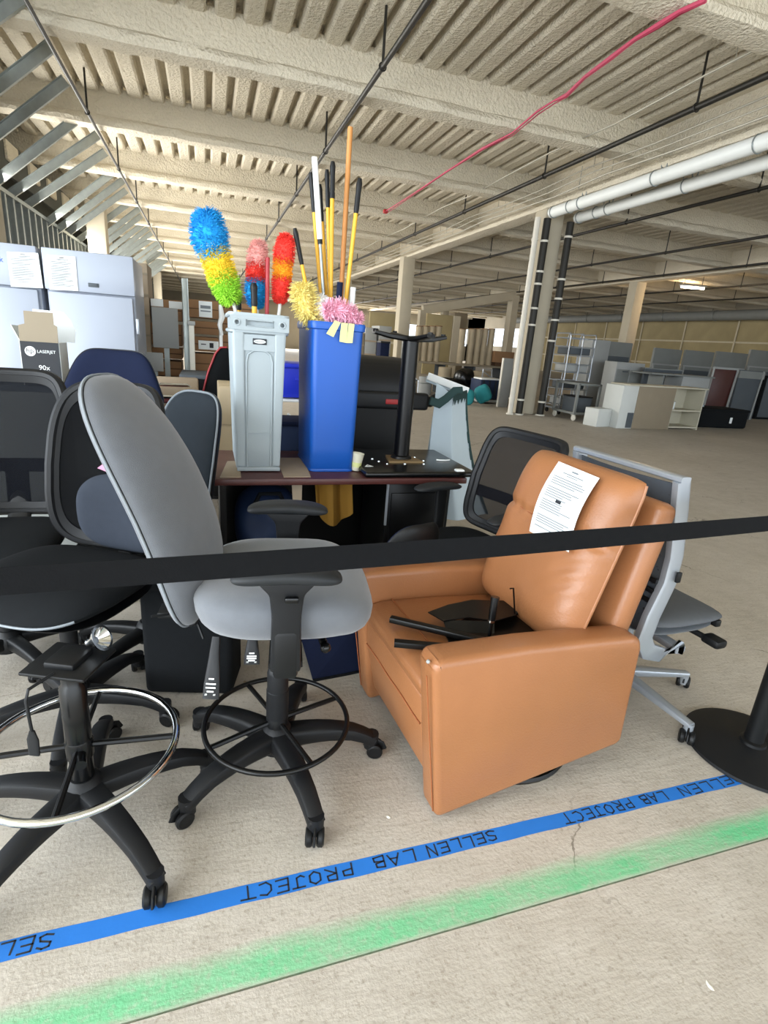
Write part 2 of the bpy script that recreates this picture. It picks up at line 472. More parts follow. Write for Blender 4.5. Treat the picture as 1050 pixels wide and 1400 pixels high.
# ---- ceiling: corrugated deck, flutes running away from the camera
PITCH = 0.335; ZD = 5.0
ce = MB(); row = []
x = X0 - 0.5
while x < X1 + 0.6:
    row += [(x, ZD), (x + 0.030, ZD - 0.022), (x + 0.205, ZD - 0.022), (x + 0.232, ZD), (x + 0.244, ZD + 0.14), (x + 0.323, ZD + 0.14)]
    x += PITCH
ys = [Y0, 8.35, 24, Y1]
vs = [(p, y, q) for y in ys for p, q in row]; n = len(row)
ce.add(vs, [(j * n + i, (j + 1) * n + i, (j + 1) * n + i + 1, j * n + i + 1) for j in range(len(ys) - 1) for i in range(n - 1)])
ceiling = S('ceiling', ce, 'fireproofing', smooth=25)
def i_section(h0, h1, web, fw, ft):
    return [(-web, h1), (-web, h0 + ft + 0.05), (-fw * 0.86, h0 + ft), (-fw, h0 + ft * 0.55), (-fw * 0.9, h0 + 0.01), (-fw * 0.45, h0),
            (fw * 0.45, h0), (fw * 0.9, h0 + 0.01), (fw, h0 + ft * 0.55), (fw * 0.86, h0 + ft), (web, h0 + ft + 0.05), (web, h1)]
def lumpy_beam(axis, c, a, b, sec, step, amp):
    rings = []; t = a
    while t <= b + 1e-6:
        ring = []
        for (u, z) in sec:
            q = noise.noise_vector(Vector((t * 3.1 + c * 7, u * 9, z * 9))) * amp if z < 4.95 else Vector((0, 0, 0))
            ring.append(Vector((t, c + u + q.x, z + q.z)) if axis == 'X' else Vector((c + u + q.x, t, z + q.z)))
        rings.append(ring); t += step
    return MB().ring_loft(rings)
BY = [8.35 + 3.26 * k for k in range(-4, 16)]
for y in BY:
    if y > Y1: continue
    near = y < 20
    S('beam', lumpy_beam('X', y, X0, X1, i_section(4.47, 5.06, 0.07, 0.17, 0.13), 0.12 if near else 1.0, 0.022 if near else 0.01), 'fireproofing', ceiling)
for gx in (7.2, 16.3):
    S('girder', lumpy_beam('Y', gx, Y0, Y1, i_section(4.36, 5.07, 0.12, 0.24, 0.14), 0.25, 0.015), 'fireproofing', ceiling)

def column(x, y, wd=0.46, z1=4.4):
    m = MB().rbox((0, 0, z1 / 2), (wd, wd, z1), 0.03)
    o = S('column', m, 'column_paint'); o.location = (x, y, 0); return o
for cx, cy in ((7.24, 11.56), (7.1, 20.4), (7.1, 29.8), (7.1, 39.2), (16.3, 18.95), (16.3, 28.4), (16.3, 37.8), (16.3, 47.2), (-2.75, 17.9), (-2.75, 29), (-2.75, 38)):
    column(cx, cy)
column(-2.62, 8.75, 0.34)

# ---- walls
wl = MB().box((X0 - 0.1, (4 + Y1) / 2, 0.15), (0.2, Y1 - 4, 0.3)).box((X0 - 0.1, (4 + Y1) / 2, 3.3), (0.2, Y1 - 4, 3.6))
wall_left = S('wall_left', wl, 'dark_wall')
wb = MB().box((8, Y1 + 0.1, 2.6), (24.4, 0.2, 5.2)).box((24, Y1 + 0.1, 4.3), (8, 0.2, 1.8)).box((24, Y1 + 0.1, 0.8), (8, 0.2, 1.6))
S('wall_back', wb, 'back_wall')
wr = MB().box((X1 + 0.1, 21.5, 2.6), (0.2, 51, 5.2)).box((X1 + 0.1, 52.5, 4.35), (0.2, 11, 1.7)).box((X1 + 0.1, 52.5, 0.9), (0.2, 11, 1.8)).box((X1 + 0.1, 56, 2.6), (0.2, 4, 5.2))
wall_right = S('wall_right', wr, 'back_wall')
pan = MB().rbox((0, 0, 0), (0.08, 3.52, 1.34), 0.03).mesh('insulation_panel', 'insulation')
tape_v = MB().box((0, 0, 0), (0.02, 0.10, 4.2)).mesh('seam_strip', 'seam_tape')
tape_h = MB().box((0, 0, 0), (0.02, 3.6, 0.09)).mesh('seam_strip', 'seam_tape')
for i in range(11):
    yc = 7.8 + 3.6 * i
    for k in range(3):
        o = S('insulation_panel', pan, None, wall_right); o.location = (X1 - 0.04, yc, 0.7 + 1.4 * k)
        o = S('seam_strip', tape_h, None, wall_right); o.location = (X1 - 0.09, yc, 1.4 + 1.4 * k)
    o = S('seam_strip', tape_v, None, wall_right); o.location = (X1 - 0.1, yc + 1.8, 2.1)
# left wall: vertical steel studs, slanted kickers up to the deck, pale deck-edge blocks
stud = MB().box((0, 0, 0), (0.09, 0.04, 3.3)).box((0.045, 0.03, 0), (0.006, 0.06, 3.3)).mesh('stud', 'galvanized')
for i in range(56):
    o = S('stud', stud, None, wall_left); o.location = (-3.35, 7.6 + 0.46 * i, 1.75)
S('track', MB().box((-3.35, 20.5, 3.42), (0.12, 27, 0.07)).box((-3.35, 20.5, 0.1), (0.12, 27, 0.07)), 'galvanized', wall_left)
p0, p1 = Vector((-1.80, 0, 4.66)), Vector((-3.38, 0, 3.36))
d = (p1 - p0); L = d.length; an = math.atan2(-d.z, d.x)
br = MB()
br.box((L / 2, 0, 0), (L, 0.008, 0.14)); br.box((L / 2, -0.025, 0.07), (L, 0.05, 0.007)); br.box((L / 2, -0.025, -0.07), (L, 0.05, 0.007))
brm = br.mesh('brace', 'galvanized')
for i in range(25):
    o = S('brace', brm, None, wall_left); o.location = (-1.80 - random.uniform(0, 0.12), 7.0 + 1.15 * i + random.uniform(-0.1, 0.1), 4.66)
    o.rotation_euler = (0, an + random.uniform(-0.03, 0.03), 0)
S('header', MB().box((-3.48, 20.5, 4.16), (0.06, 27, 0.62)), 'dark_wall', wall_left)
blk = MB().rbox((0, 0, 0), (0.08, 0.72, 0.34), 0.03).mesh('deck_edge_block', 'fireproofing')
for i in range(16):
    o = S('deck_edge_block', blk, None, wall_left); o.location = (-3.44, 7.6 + 1.45 * i, 4.26)

# ---- services under the ceiling
def sprinkler(x, z, y0, y1, r, label, hang=4.97, first=7.15):
    t = T('sprinkler_pipe', label, 'pipe', (x, 0, z), 0, 'sprinkler pipes')
    P('pipe', MB().tube([(0, y0, 0), (0, y1, 0)], r, 10), 'black_pipe', t)
    hm = MB().cyl((0, 0, 0), (0, 0, hang - z), 0.016, 6).tube([(r * 1.3 * math.cos(a), 0, r * 1.3 * math.sin(a)) for a in [k * PI / 6 for k in range(12)]], 0.008, 5, closed=True).mesh('hanger', 'black_pipe')
    y = first
    while y < y1:
        if y > y0:
            h = P('hanger', hm, None, t); h.location = (0, y, 0)
        y += 3.26
sprinkler(2.0, 4.40, -2, 50, 0.032, 'thin black sprinkler pipe overhead, passing behind the tall wooden broom handle')
sprinkler(-1.65, 4.40, 0, 50, 0.024, 'thin black sprinkler pipe along the slanted steel kickers at the left wall', first=7.4)
sprinkler(5.76, 4.40, -1, 50, 0.036, 'black sprinkler pipe just left of the two white jacketed pipes', first=6.3)
sprinkler(9.2, 4.40, 2, 50, 0.034, 'black sprinkler pipe in the dim bay just right of the white jacketed pipes', first=8.2)
sprinkler(12.5, 4.40, 4, 50, 0.034, 'second black sprinkler pipe counted right from the white jacketed pipes')
sprinkler(15.6, 4.40, 5, 50, 0.034, 'third black sprinkler pipe to the right, in front of the far pale column')
sprinkler(19.3, 4.40, 6, 50, 0.034, 'fourth black sprinkler pipe to the right, passing the glowing ceiling lamp')
sprinkler(22.8, 4.40, 8, 50, 0.034, 'farthest black sprinkler pipe, nearest the tan insulated wall')

def jacket(x, z, y1, r, label):
    t = T('insulated_pipe', label, 'pipe', (x, 0, z), 0, 'white jacketed pipes')
    P('jacket', MB().tube([(0, -1, 0), (0, y1 - 0.12, 0)], r, 18), 'white_jacket', t)
    bm_ = MB().tube([((r + 0.006) * math.cos(k * PI / 9), 0, (r + 0.006) * math.sin(k * PI / 9)) for k in range(18)], 0.010, 6, closed=True).mesh('clamp_band', 'band')
    for y in (y1 - 0.2, y1 - 0.75, y1 - 1.1, 8.2, 6.4, 5.0):
        o = P('clamp_band', bm_, None, t); o.location = (0, y, 0)
    hm = MB().cyl((0, 0, r), (0, 0, 4.95 - z), 0.008, 6).mesh('hanger', 'band')
    rm = MB().tube([(0.0, 0.06 * math.cos(k * PI / 6), r + 0.05 + 0.06 * math.sin(k * PI / 6)) for k in range(12)], 0.012, 6, closed=True).mesh('ring', 'band')
    for y in (10.4, 8.4, 6.4, 4.4):
        o = P('hanger', hm, None, t); o.location = (0.10, y, 0)
        o = P('ring', rm, None, t); o.location = (0, y - 0.35, 0)
    return t
jacket(6.98, 4.24, 11.2, 0.105, 'upper of two white jacketed pipes running to the pale column')
jacket(7.62, 4.22, 11.2, 0.10, 'lower of two white jacketed pipes running to the pale column')
def riser(x, y, r, m, label, bands):
    t = T('riser_pipe', label, 'pipe', (x, y, 0), 0)
    P('pipe', MB().cyl((0, 0, 0), (0, 0, 4.14), r, 16), m, t)
    P('floor_flange', MB().cyl((0, 0, 0), (0, 0, 0.03), r + 0.03, 16), 'white_paint', t)
    bm_ = MB().cyl((0, 0, -0.02), (0, 0, 0.02), r + 0.012, 16).box((0.0, r + 0.03, 0), (0.03, 0.07, 0.03)).mesh('clamp_band', 'white_paint')
    for z in bands:
        o = P('clamp_band', bm_, None, t); o.location = (0, 0, z)
riser(6.95, 11.16, 0.08, 'black_pipe', 'black vertical pipe with white clamps on the left of the column', (0.35, 2.0, 2.35, 2.85, 3.1, 3.7))
riser(7.53, 11.16, 0.08, 'black_pipe', 'black vertical pipe with white clamps on the right of the column', (0.32, 1.7, 2.15, 2.6, 3.0, 3.85))
riser(6.74, 11.2, 0.06, 'white_paint', 'slim white vertical pipe standing left of the black pipe at the column', (0.36, 3.72))

pc = [(965, 0), (930, 15), (900, 34), (870, 52), (838, 77), (800, 105), (775, 130), (757, 138), (735, 152), (700, 182), (660, 203), (610, 235), (565, 265), (527, 289)]
t = T('pink_cable', 'pink cable bundle strung diagonally across the fluted ceiling', 'cable')
P('cable', MB().tube([Z(a, b, 4.43) for a, b in pc], [0.024, 0.02, 0.026, 0.02, 0.028, 0.022, 0.028, 0.012, 0.016, 0.014, 0.022, 0.016, 0.012, 0.012], 6), 'pink_cable', t)
P('strand', MB().tube([Z(a, b + 3 + 2 * math.sin(i), 4.43) for i, (a, b) in enumerate(pc)], 0.008, 5), 'pink_cable', t)
P('end_box', MB().rbox(Z(527, 289, 4.43), (0.11, 0.11, 0.09), 0.02), 'red_plastic', t)
conds = [(5.5, 4.56, 0.012, 'thin pale conduit hung just left of the black sprinkler pipe near the column'),
         (6.25, 4.44, 0.012, 'thin pale conduit along the girder, left of its bundle'),
         (6.42, 4.42, 0.010, 'thin pale conduit along the girder, middle of its bundle'),
         (6.62, 4.40, 0.014, 'thin pale conduit along the girder, nearest the white jacketed pipe')]
for x, z, r, lb in conds:
    t = T('conduit', lb, 'conduit', (x, 0, z), 0, 'thin conduits beside the girder')
    P('tube', MB().tube([(0.03 * math.sin(k * 1.9 + x), 1.5 * k, 0.02 * math.sin(k * 2.3 + x)) for k in range(1, 26)], r, 6), 'wire', t)
    hm = MB().cyl((0, 0, 0), (0, 0, 4.96 - z), 0.006, 5).mesh('hanger', 'wire')
    for k in range(9):
        o = P('hanger', hm, None, t); o.location = (0, 5.6 + 3.26 * k, 0)
# duct along the right wall, lit ceiling lamp
t = T('air_duct', 'long grey round duct high along the tan insulated wall', 'duct', (26.6, 0, 4.1))
P('duct', MB().tube([(0, 8, 0), (0, 46, 0)], 0.26, 16), 'panel_grey', t)
bm_ = MB().tube([(0.27 * math.cos(k * PI / 8), 0, 0.27 * math.sin(k * PI / 8)) for k in range(16)], 0.02, 6, closed=True).mesh('duct_joint', 'band')
hm = MB().cyl((0, 0, 0.26), (0, 0, 0.9), 0.015, 5).mesh('hanger', 'black_pipe')
for k in range(10):
    o = P('duct_joint', bm_, None, t); o.location = (0, 10 + 3.6 * k, 0)
    o = P('hanger', hm, None, t); o.location = (0, 10.3 + 3.6 * k, 0)
lp = Z(947, 393, 4.25)
t = T('ceiling_lamp', 'glowing fluorescent strip lamp below the dim ceiling at far right', 'lamp', lp, R(-15))
P('housing', MB().rbox((0, 0, 0.06), (1.0, 0.2, 0.07), 0.02), 'light_grey', t)
bl = bpy.data.lights.new('lamp_light', 'POINT'); bl.energy = 120; bl.color = (1, 0.72, 0.42); bl.shadow_soft_size = 0.15
lo = bpy.data.objects.new('lamp_light', bl); col.objects.link(lo); lo.parent = t; lo.location = (0, 0, -0.15)
P('tube_light', MB().cyl((-0.45, 0, 0), (0.45, 0, 0), 0.05, 10), 'lamp_glow', t)
for sx in (-0.35, 0.35):
    P('hanger', MB().cyl((sx, 0, 0.08), (sx, 0, 0.75), 0.01, 5), 'black_pipe', t)
# ================================================================ painter's tape with hand lettering
def tapeline():
    t = T('floor_tape', 'blue painter\'s tape strip with black hand lettering stuck across the concrete floor', 'tape', (0, 1.064, 0))
    m = MB(); n = 60; top = []
    for i in range(n + 1):
        x = -0.9 + 3.6 * i / n
        j = 0.0012 * math.sin(i * 1.7)
        top.append((x, -0.0245 + j, x, 0.0245 + j * 0.6))
    for i in range(n):
        a, b = top[i], top[i + 1]
        m.add([(a[0], a[1], 0.0006), (b[0], b[1], 0.0006), (b[2], b[3], 0.0006), (a[2], a[3], 0.0006)], [(0, 1, 2, 3)])
    P('tape', m, 'painters_tape', t, 0)
    G = {'S': [[(0.95, 0.85), (0.6, 1), (0.15, 0.9), (0.1, 0.6), (0.8, 0.42), (0.9, 0.12), (0.5, -0.02), (0, 0.1)]],
         'E': [[(0.9, 1), (0.05, 0.97), (0, 0), (0.95, 0.04)], [(0.02, 0.5), (0.75, 0.52)]],
         'L': [[(0.1, 1), (0, 0), (0.85, 0.03)]],
         'N': [[(0, 0), (0.08, 1), (0.8, 0), (0.88, 1)]],
         'A': [[(0, 0), (0.5, 1), (0.95, 0)], [(0.2, 0.38), (0.8, 0.36)]],
         'B': [[(0, 0), (0.05, 1), (0.7, 0.92), (0.72, 0.6), (0.05, 0.5), (0.8, 0.42), (0.82, 0.08), (0, 0)]],
         'P': [[(0, 0), (0.06, 1), (0.75, 0.95), (0.78, 0.55), (0.05, 0.48)]],
         'R': [[(0, 0), (0.06, 1), (0.75, 0.95), (0.78, 0.58), (0.05, 0.48), (0.9, 0)]],
         'O': [[(0.5, 1), (0.08, 0.8), (0.05, 0.25), (0.5, 0), (0.88, 0.25), (0.9, 0.75), (0.5, 1)]],
         'J': [[(0.05, 1), (1.0, 1)], [(0.62, 1), (0.62, 0.15), (0.3, 0), (0.02, 0.18)]],
         'C': [[(0.9, 0.9), (0.4, 1), (0.06, 0.7), (0.06, 0.3), (0.4, 0), (0.92, 0.1)]],
         'T': [[(-0.05, 1), (1.05, 0.97)], [(0.5, 1), (0.52, -0.03)]]}
    words = [('SELLEN', 0.801, 0.564), ('LAB', 0.537, 0.399), ('PROJECT', 0.351, 0.043), ('SELLEN', 1.80, 1.501), ('LAB', 1.454, 1.341),
             ('PROJECT', 1.311, 1.034), ('SELLEN', -0.379, -0.62)]
    k = MB(); rr = random.Random(3)
    for wd, xa, xb in words:
        n = len(wd); cw = (xa - xb) / n
        for i, ch in enumerate(wd):
            ox = xa - i * cw; hh = 0.034 * rr.uniform(0.9, 1.08); oy = 0.017 + rr.uniform(-0.002, 0.002)
            for st in G[ch]:
                # read from the far side of the tape: letters run towards -X, tops towards the camera
                pts = [Vector((ox - p[0] * cw * 0.78, oy - p[1] * hh, 0)) for p in st]
                for a, b in zip(pts, pts[1:]):
                    d = (b - a); 
                    if d.length < 1e-5: continue
                    s = Vector((-d.y, d.x, 0)).normalized() * 0.0023; e = d.normalized() * 0.0016
                    z = Vector((0, 0, 0.0011))
                    k.add([a - s - e + z, b - s + e + z, b + s + e + z, a + s - e + z], [(0, 1, 2, 3)])
    P('lettering', k, 'ink', t, 0, label='black hand lettering SELLEN LAB PROJECT', kind='stuff')
tapeline()

# ================================================================ swivel chair building blocks
def leg_mesh(Rr, z0, z1, w0, w1, h0, h1, m, arch=0.0):
    pts = []; ws = []; hs = []
    for i in range(9):
        u = i / 8; r = 0.02 + (Rr - 0.02) * u
        z = z0 + (z1 - z0) * u + arch * math.sin(PI * u) - (0.02 * max(0, u - 0.8) / 0.2 if arch else 0)
        pts.append((r, 0, z)); ws.append(w0 + (w1 - w0) * u); hs.append(h0 + (h1 - h0) * u)
    mb = MB().sweep(pts, ws, hs, ex=4, n=14)
    mb.cyl((Rr - 0.008, 0, z1 - 0.05), (Rr - 0.008, 0, z1 + 0.006), w1 * 0.5, 12)
    return mb.mesh('leg', m)
def caster_mesh(m, r=0.028):
    mb = MB()
    for s in (-1, 1):
        mb.lathe([(0.004, 0), (r * 0.86, 0), (r, 0.005), (r, 0.016), (r * 0.8, 0.021), (0.004, 0.022)], 16, Matrix.Translation((0.015, s * 0.006, r)) @ Matrix.Rotation(-s * PI / 2, 4, 'X'))
    mb.sweep([(0.045, 0, r * 1.0), (0.036, 0, r * 1.75), (0.015, 0, r * 2.12), (-0.006, 0, r * 1.9), (-0.016, 0, r * 1.2)], 0.026, 0.008, up=(0, 1, 0), ex=3)
    mb.cyl((0, 0, r * 1.7), (0, 0, r * 2.9), 0.007, 8)
    return mb.mesh('caster', m)
def star(t, Rr, z0, z1, ang0, m, cm, w0=0.06, w1=0.042, h0=0.06, h1=0.034, arch=0.012, hubr=0.055, n=5, r=0.028):
    P('hub', MB().lathe([(0.01, z0 - 0.045), (hubr, z0 - 0.04), (hubr * 1.05, z0 + 0.01), (hubr * 0.8, z0 + 0.04), (0.034, z0 + 0.05), (0.01, z0 + 0.05)], 20), m, t)
    lm = leg_mesh(Rr, z0, z1, w0, w1, h0, h1, m, arch); ck = caster_mesh(cm, r)
    for k in range(n):
        a = ang0 + 2 * PI * k / n
        o = P('leg', lm, None, t); o.rotation_euler = (0, 0, a)
        c = P('caster', ck, None, t); c.location = (Rr * math.cos(a) - 0.008 * math.cos(a), Rr * math.sin(a) - 0.008 * math.sin(a), 0)
        c.rotation_euler = (0, 0, a + random.uniform(-1.1, 1.1))
def foot_ring(t, z, r, tr, m, sm, a0=0.5, n=4, rings=1, clampm='black_plastic'):
    mb = MB()
    for k in range(rings):
        mb.tube([(r * math.cos(2 * PI * i / 56), r * math.sin(2 * PI * i / 56), z - k * tr * 1.7) for i in range(56)], tr, 10, closed=True)
    fr = P('foot_ring', mb, m, t)
    spm = MB().cyl((0.02, 0, z + 0.004), (r, 0, z - 0.004), 0.0085, 8).mesh('spoke', sm)
    for k in range(n):
        o = P('spoke', spm, None, fr); o.rotation_euler = (0, 0, a0 + 2 * PI * k / n)
    P('ring_collar', MB().lathe([(0.026, z - 0.03), (0.034, z - 0.03), (0.036, z + 0.02), (0.032, z + 0.03), (0.026, z + 0.03)], 18), clampm, fr)
    a = a0 + 0.25
    P('ring_knob', MB().cyl((0.03 * math.cos(a), 0.03 * math.sin(a), z - 0.005), (0.075 * math.cos(a), 0.075 * math.sin(a), z - 0.005), 0.015, 14), clampm, fr)

# ================================================================ grey drafting chair in front
def drafting_chair():
    t = T('drafting_chair', 'grey drafting chair with tall tilted back and black foot ring, left of the armchair', 'chair', (0.194, 1.50, 0), R(-8))
    star(t, 0.335, 0.115, 0.085, R(-77 + 8), 'dark_plastic', 'black_plastic', w0=0.078, w1=0.05, h0=0.07, h1=0.04, arch=0.02)
    foot_ring(t, 0.178, 0.232, 0.0085, 'black_metal', 'black_metal', a0=R(28))
    P('column', MB().lathe([(0.036, 0.2), (0.036, 0.30), (0.034, 0.302), (0.034, 0.365), (0.03, 0.38), (0.024, 0.385), (0.024, 0.56)], 20), 'dark_plastic', t)
    P('mechanism', MB().rbox((-0.01, 0, 0.585), (0.26, 0.16, 0.06), 0.015).rbox((-0.23, 0, 0.59), (0.24, 0.07, 0.022), 0.008), 'black_plastic', t)
    # seat: thick rounded cushion, waterfall front, underside pan
    def bend(x, y): return 0.012 * (y / 0.25) ** 2 - 0.03 * max(0, (x - 0.1) / 0.15) ** 2
    st = P('seat', MB().pad(0.256, 0.262, 3.4, 0.050, 0.104, bend, pw=6, mx=Matrix.Translation((0.020, 0, 0.69))), 'grey_fabric', t)
    P('seat_pan', MB().pad(0.19, 0.19, 3.2, 0.01, 0.012, None, mx=Matrix.Translation((0, 0, 0.598))), 'black_plastic', st)
    # back: tall egg-shaped shell, reclined, twisted slightly on its bar
    bl = T('backrest', None, None, (-0.262, 0.0, 0.615), R(-14)); bl.parent = t
    tilt = Matrix.Rotation(R(-6), 4, 'Y')
    fx = tilt @ Matrix.Translation((0, 0, 0.31)) @ Matrix(((0, 0, 1, 0), (1, 0, 0, 0), (0, 1, 0, 0), (0, 0, 0, 1)))
    def bb(x, y): return 0.035 * math.cos((y + 0.18) * 4.5) - 0.35 * x * x * 0.5 - 0.032 * ((y + 0.30) / 0.34) ** 2
    wid = lambda v: 1.0 - 0.05 * v * v + 0.02 * v
    P('cushion', MB().pad(0.186, 0.355, 2.9, 0.062, 0.004, bb, wid, n=56, pw=2.6, mx=fx), 'grey_fabric', bl)
    P('rear_shell', MB().pad(0.188, 0.358, 2.9, 0.0, 0.026, lambda x, y: bb(x, y) - 0.010, wid, n=56, mx=fx), 'grey_fabric', bl)
    P('piping', MB().rim(0.188, 0.357, 2.9, 0.0035, bb, wid, n=72, mx=fx, k=6, off=-0.006), 'grey_fabric_piping', bl)
    P('back_bar', MB().sweep([(-0.02, 0, 0.56), (-0.19, 0, 0.565), (-0.25, 0, 0.60), (-0.275, 0, 0.68), (-0.315, 0, 0.86)], [0.07, 0.07, 0.06, 0.05, 0.05], [0.016, 0.016, 0.018, 0.016, 0.012], up=(0.3, 0, 1), ex=5), 'black_plastic', t)
    P('tilt_knob', MB().lathe([(0.006, 0), (0.026, 0.0), (0.03, 0.006), (0.03, 0.028), (0.024, 0.034), (0.016, 0.03), (0.006, 0.03)], 18, Matrix.Translation((-0.255, -0.035, 0.60)) @ Matrix.Rotation(PI / 2, 4, 'X')), 'dark_plastic', t)
    P('tilt_lever', MB().tube([(-0.235, -0.05, 0.58), (-0.215, -0.07, 0.535)], 0.004, 6), 'black_plastic', t)
    P('tilt_lever', MB().tube([(-0.28, -0.06, 0.615), (-0.35, -0.09, 0.62)], 0.004, 6), 'black_plastic', t)
    # T-shaped armrests
    for s in (-1, 1):
        a = T('armrest', None, None, (0.022, s * 0.275, 0)); a.parent = t
        poly = [(-0.040, 0.56), (0.040, 0.56), (0.037, 0.72), (0.043, 0.78), (0.075, 0.815), (-0.075, 0.815), (-0.043, 0.78), (-0.037, 0.72)]
        fxa = Matrix(((1, 0, 0, 0), (0, 0, 1, 0), (0, 1, 0, 0), (0, 0, 0, 1)))
        P('post', MB().prism(poly, -0.017, 0.017, fxa, r=0.008), 'dark_plastic', a)
        P('inner_slider', MB().rbox((0, -s * 0.002, 0.61), (0.064, 0.045, 0.14), 0.012), 'black_plastic', a)
        P('height_button', MB().rbox((0.012, -0.024 , 0.775), (0.035, 0.016, 0.016), 0.005) if s < 0 else MB().cyl((0, -0.03, 0.70), (0, 0.02, 0.70), 0.017, 14), 'black_gloss', a)
        P('pad', MB().pad(0.137, 0.046, 3.6, 0.016, 0.02, lambda x, y: -0.012 * (x / 0.13) ** 2, lambda v: 1, n=40, mx=Matrix.Translation((0.0, -s * 0.0, 0.838))), 'arm_pad', a)
        P('support_arm', MB().sweep([(0, 0, 0.572), (0, -s * 0.1, 0.568), (0, -s * 0.2, 0.572)], 0.09, 0.018, up=(0, 0, 1), ex=6), 'black_plastic', a)
    # control paddles with white print
    def paddle(x, y, ang, lean, L, name='lever'):
        g = Matrix.Translation((x, y, 0.60)) @ Matrix.Rotation(ang, 4, 'Z') @ Matrix.Rotation(lean, 4, 'Y')
        mb = MB().sweep([g @ Vector((0, 0, 0)), g @ Vector((0.3 * L, 0, 0)), g @ Vector((0.75 * L, 0, -0.002)), g @ Vector((L, 0, -0.006))], [0.022, 0.028, 0.042, 0.044], [0.014, 0.016, 0.014, 0.010], up=g.to_3x3() @ Vector((0, 0, 1)), ex=4)
        lv = P(name, mb, 'dark_plastic', t)
        k = MB()
        for i, (a, b) in enumerate(((0.86, 0.018), (0.80, 0.026), (0.74, 0.026), (0.66, 0.014))):
            k.add([g @ Vector((L * a, -b / 2, 0.0088)), g @ Vector((L * a + 0.004, -b / 2, 0.0086)), g @ Vector((L * a + 0.004, b / 2, 0.0086)), g @ Vector((L * a, b / 2, 0.0088))], [(0, 1, 2, 3)])
        for b in (-0.011, 0.011):
            k.box(g @ Vector((L * 0.92, b, 0.0078)), (0.006, 0.006, 0.001))
        P('print', k, 'white_plastic', lv, 0)
    paddle(-0.165, -0.17, R(-98), R(64), 0.165)
    paddle(-0.07, -0.13, R(-92), R(66), 0.10)
    paddle(0.004, -0.085, R(-88), R(72), 0.15)
    P('tension_knob', MB().tube([(0.10, -0.08, 0.60), (0.13, -0.15, 0.56)], [0.008, 0.012], 10).ball((0.135, -0.16, 0.55), 0.016), 'black_gloss', t)
    return t
drafting_chair()

# ================================================================ mesh-back task chair (several)
def mesh_back(parent, w, h, m_frame, m_mesh, tilt, base, bow=0.05, fr=0.02, ex=4.5, taper=0.1, lumbar=True, frw=0.045):
    """curved frame + mesh web; local +x is the sitter's side"""
    b = T('backrest', None, None, base); b.parent = parent; b.rotation_euler = (0, tilt, 0)
    fx = Matrix.Translation((0, 0, h / 2)) @ Matrix(((0, 0, 1, 0), (1, 0, 0, 0), (0, 1, 0, 0), (0, 0, 0, 1)))
    bend = lambda x, y: bow * (x / (w / 2)) ** 2 - 0.09 * (y / h + 0.15) ** 2 * 1.4
    wid = lambda v: 1 - taper * (v * 0.5 + 0.5) ** 2
    n = 72; a, bb_ = w / 2, h / 2
    mb = MB(); ring = []
    for i in range(n):
        th = 2 * PI * i / n; cx, sy = math.cos(th), math.sin(th)
        x = math.copysign(abs(cx) ** (2 / ex), cx) * a; y = math.copysign(abs(sy) ** (2 / ex), sy) * bb_; x *= wid(y / bb_)
        ring.append(fx @ Vector((x, y, bend(x, y))))
    mb.tube(ring, fr * 0.9, 8, closed=True)
    P('frame', mb, m_frame, b)
    P('mesh_web', MB().pad(a * 0.97, bb_ * 0.97, ex, 0.002, 0.002, bend, wid, n=40, rings=7, mx=fx), m_mesh, b)
    inner = MB(); rr = []
    for i in range(n):
        th = 2 * PI * i / n; cx, sy = math.cos(th), math.sin(th); e2 = ex
        pts = []
        for k in (0.87, 1.0):
            x = math.copysign(abs(cx) ** (2 / e2), cx) * a * k; y = math.copysign(abs(sy) ** (2 / e2), sy) * bb_ * k; x *= wid(y / bb_)
            pts.append((x, y))
        rr.append(pts)
    vs = []; fs = []
    for i in range(n):
        for (x, y), dz in ((rr[i][0], 0.004), (rr[i][1], fr * 0.86), (rr[i][1], -fr * 0.86), (rr[i][0], -0.006)):
            vs.append(fx @ Vector((x, y, bend(x, y) + dz)))
    for i in range(n):
        j = (i + 1) % n
        for k in range(4):
            q = (k + 1) % 4
            fs.append((i * 4 + k, j * 4 + k, j * 4 + q, i * 4 + q))
    P('rim', inner.add(vs, fs), m_frame, b)
    if lumbar:
        P('lumbar_bar', MB().sweep([fx @ Vector((x, -h * 0.16, bend(x, -h * 0.16) - 0.02)) for x in (-a * 0.9, -a * 0.4, 0, a * 0.4, a * 0.9)], 0.016, 0.06, up=(0, 0, 1), ex=4), m_frame, b)
    return b
def seat_pad(parent, z, a, b, m, pan='black_plastic', piping=None, tf=0.045, tb=0.03, ex=3.2, x0=0):
    bd = lambda x, y: 0.012 * (y / b) ** 2 - 0.028 * max(0, (x - 0.4 * a) / (0.6 * a)) ** 2
    s = P('seat', MB().pad(a, b, ex, tf, tb, bd, pw=3.5, mx=Matrix.Translation((x0, 0, z))), m, parent)
    P('seat_pan', MB().pad(a * 0.93, b * 0.93, ex, 0.0, 0.02, None, mx=Matrix.Translation((x0, 0, z - tb + 0.004))), pan, s)
    if piping: P('piping', MB().rim(a * 1.0, b * 1.0, ex, 0.004, bd, n=72, mx=Matrix.Translation((x0, 0, z)), k=6), piping, s)
    return s
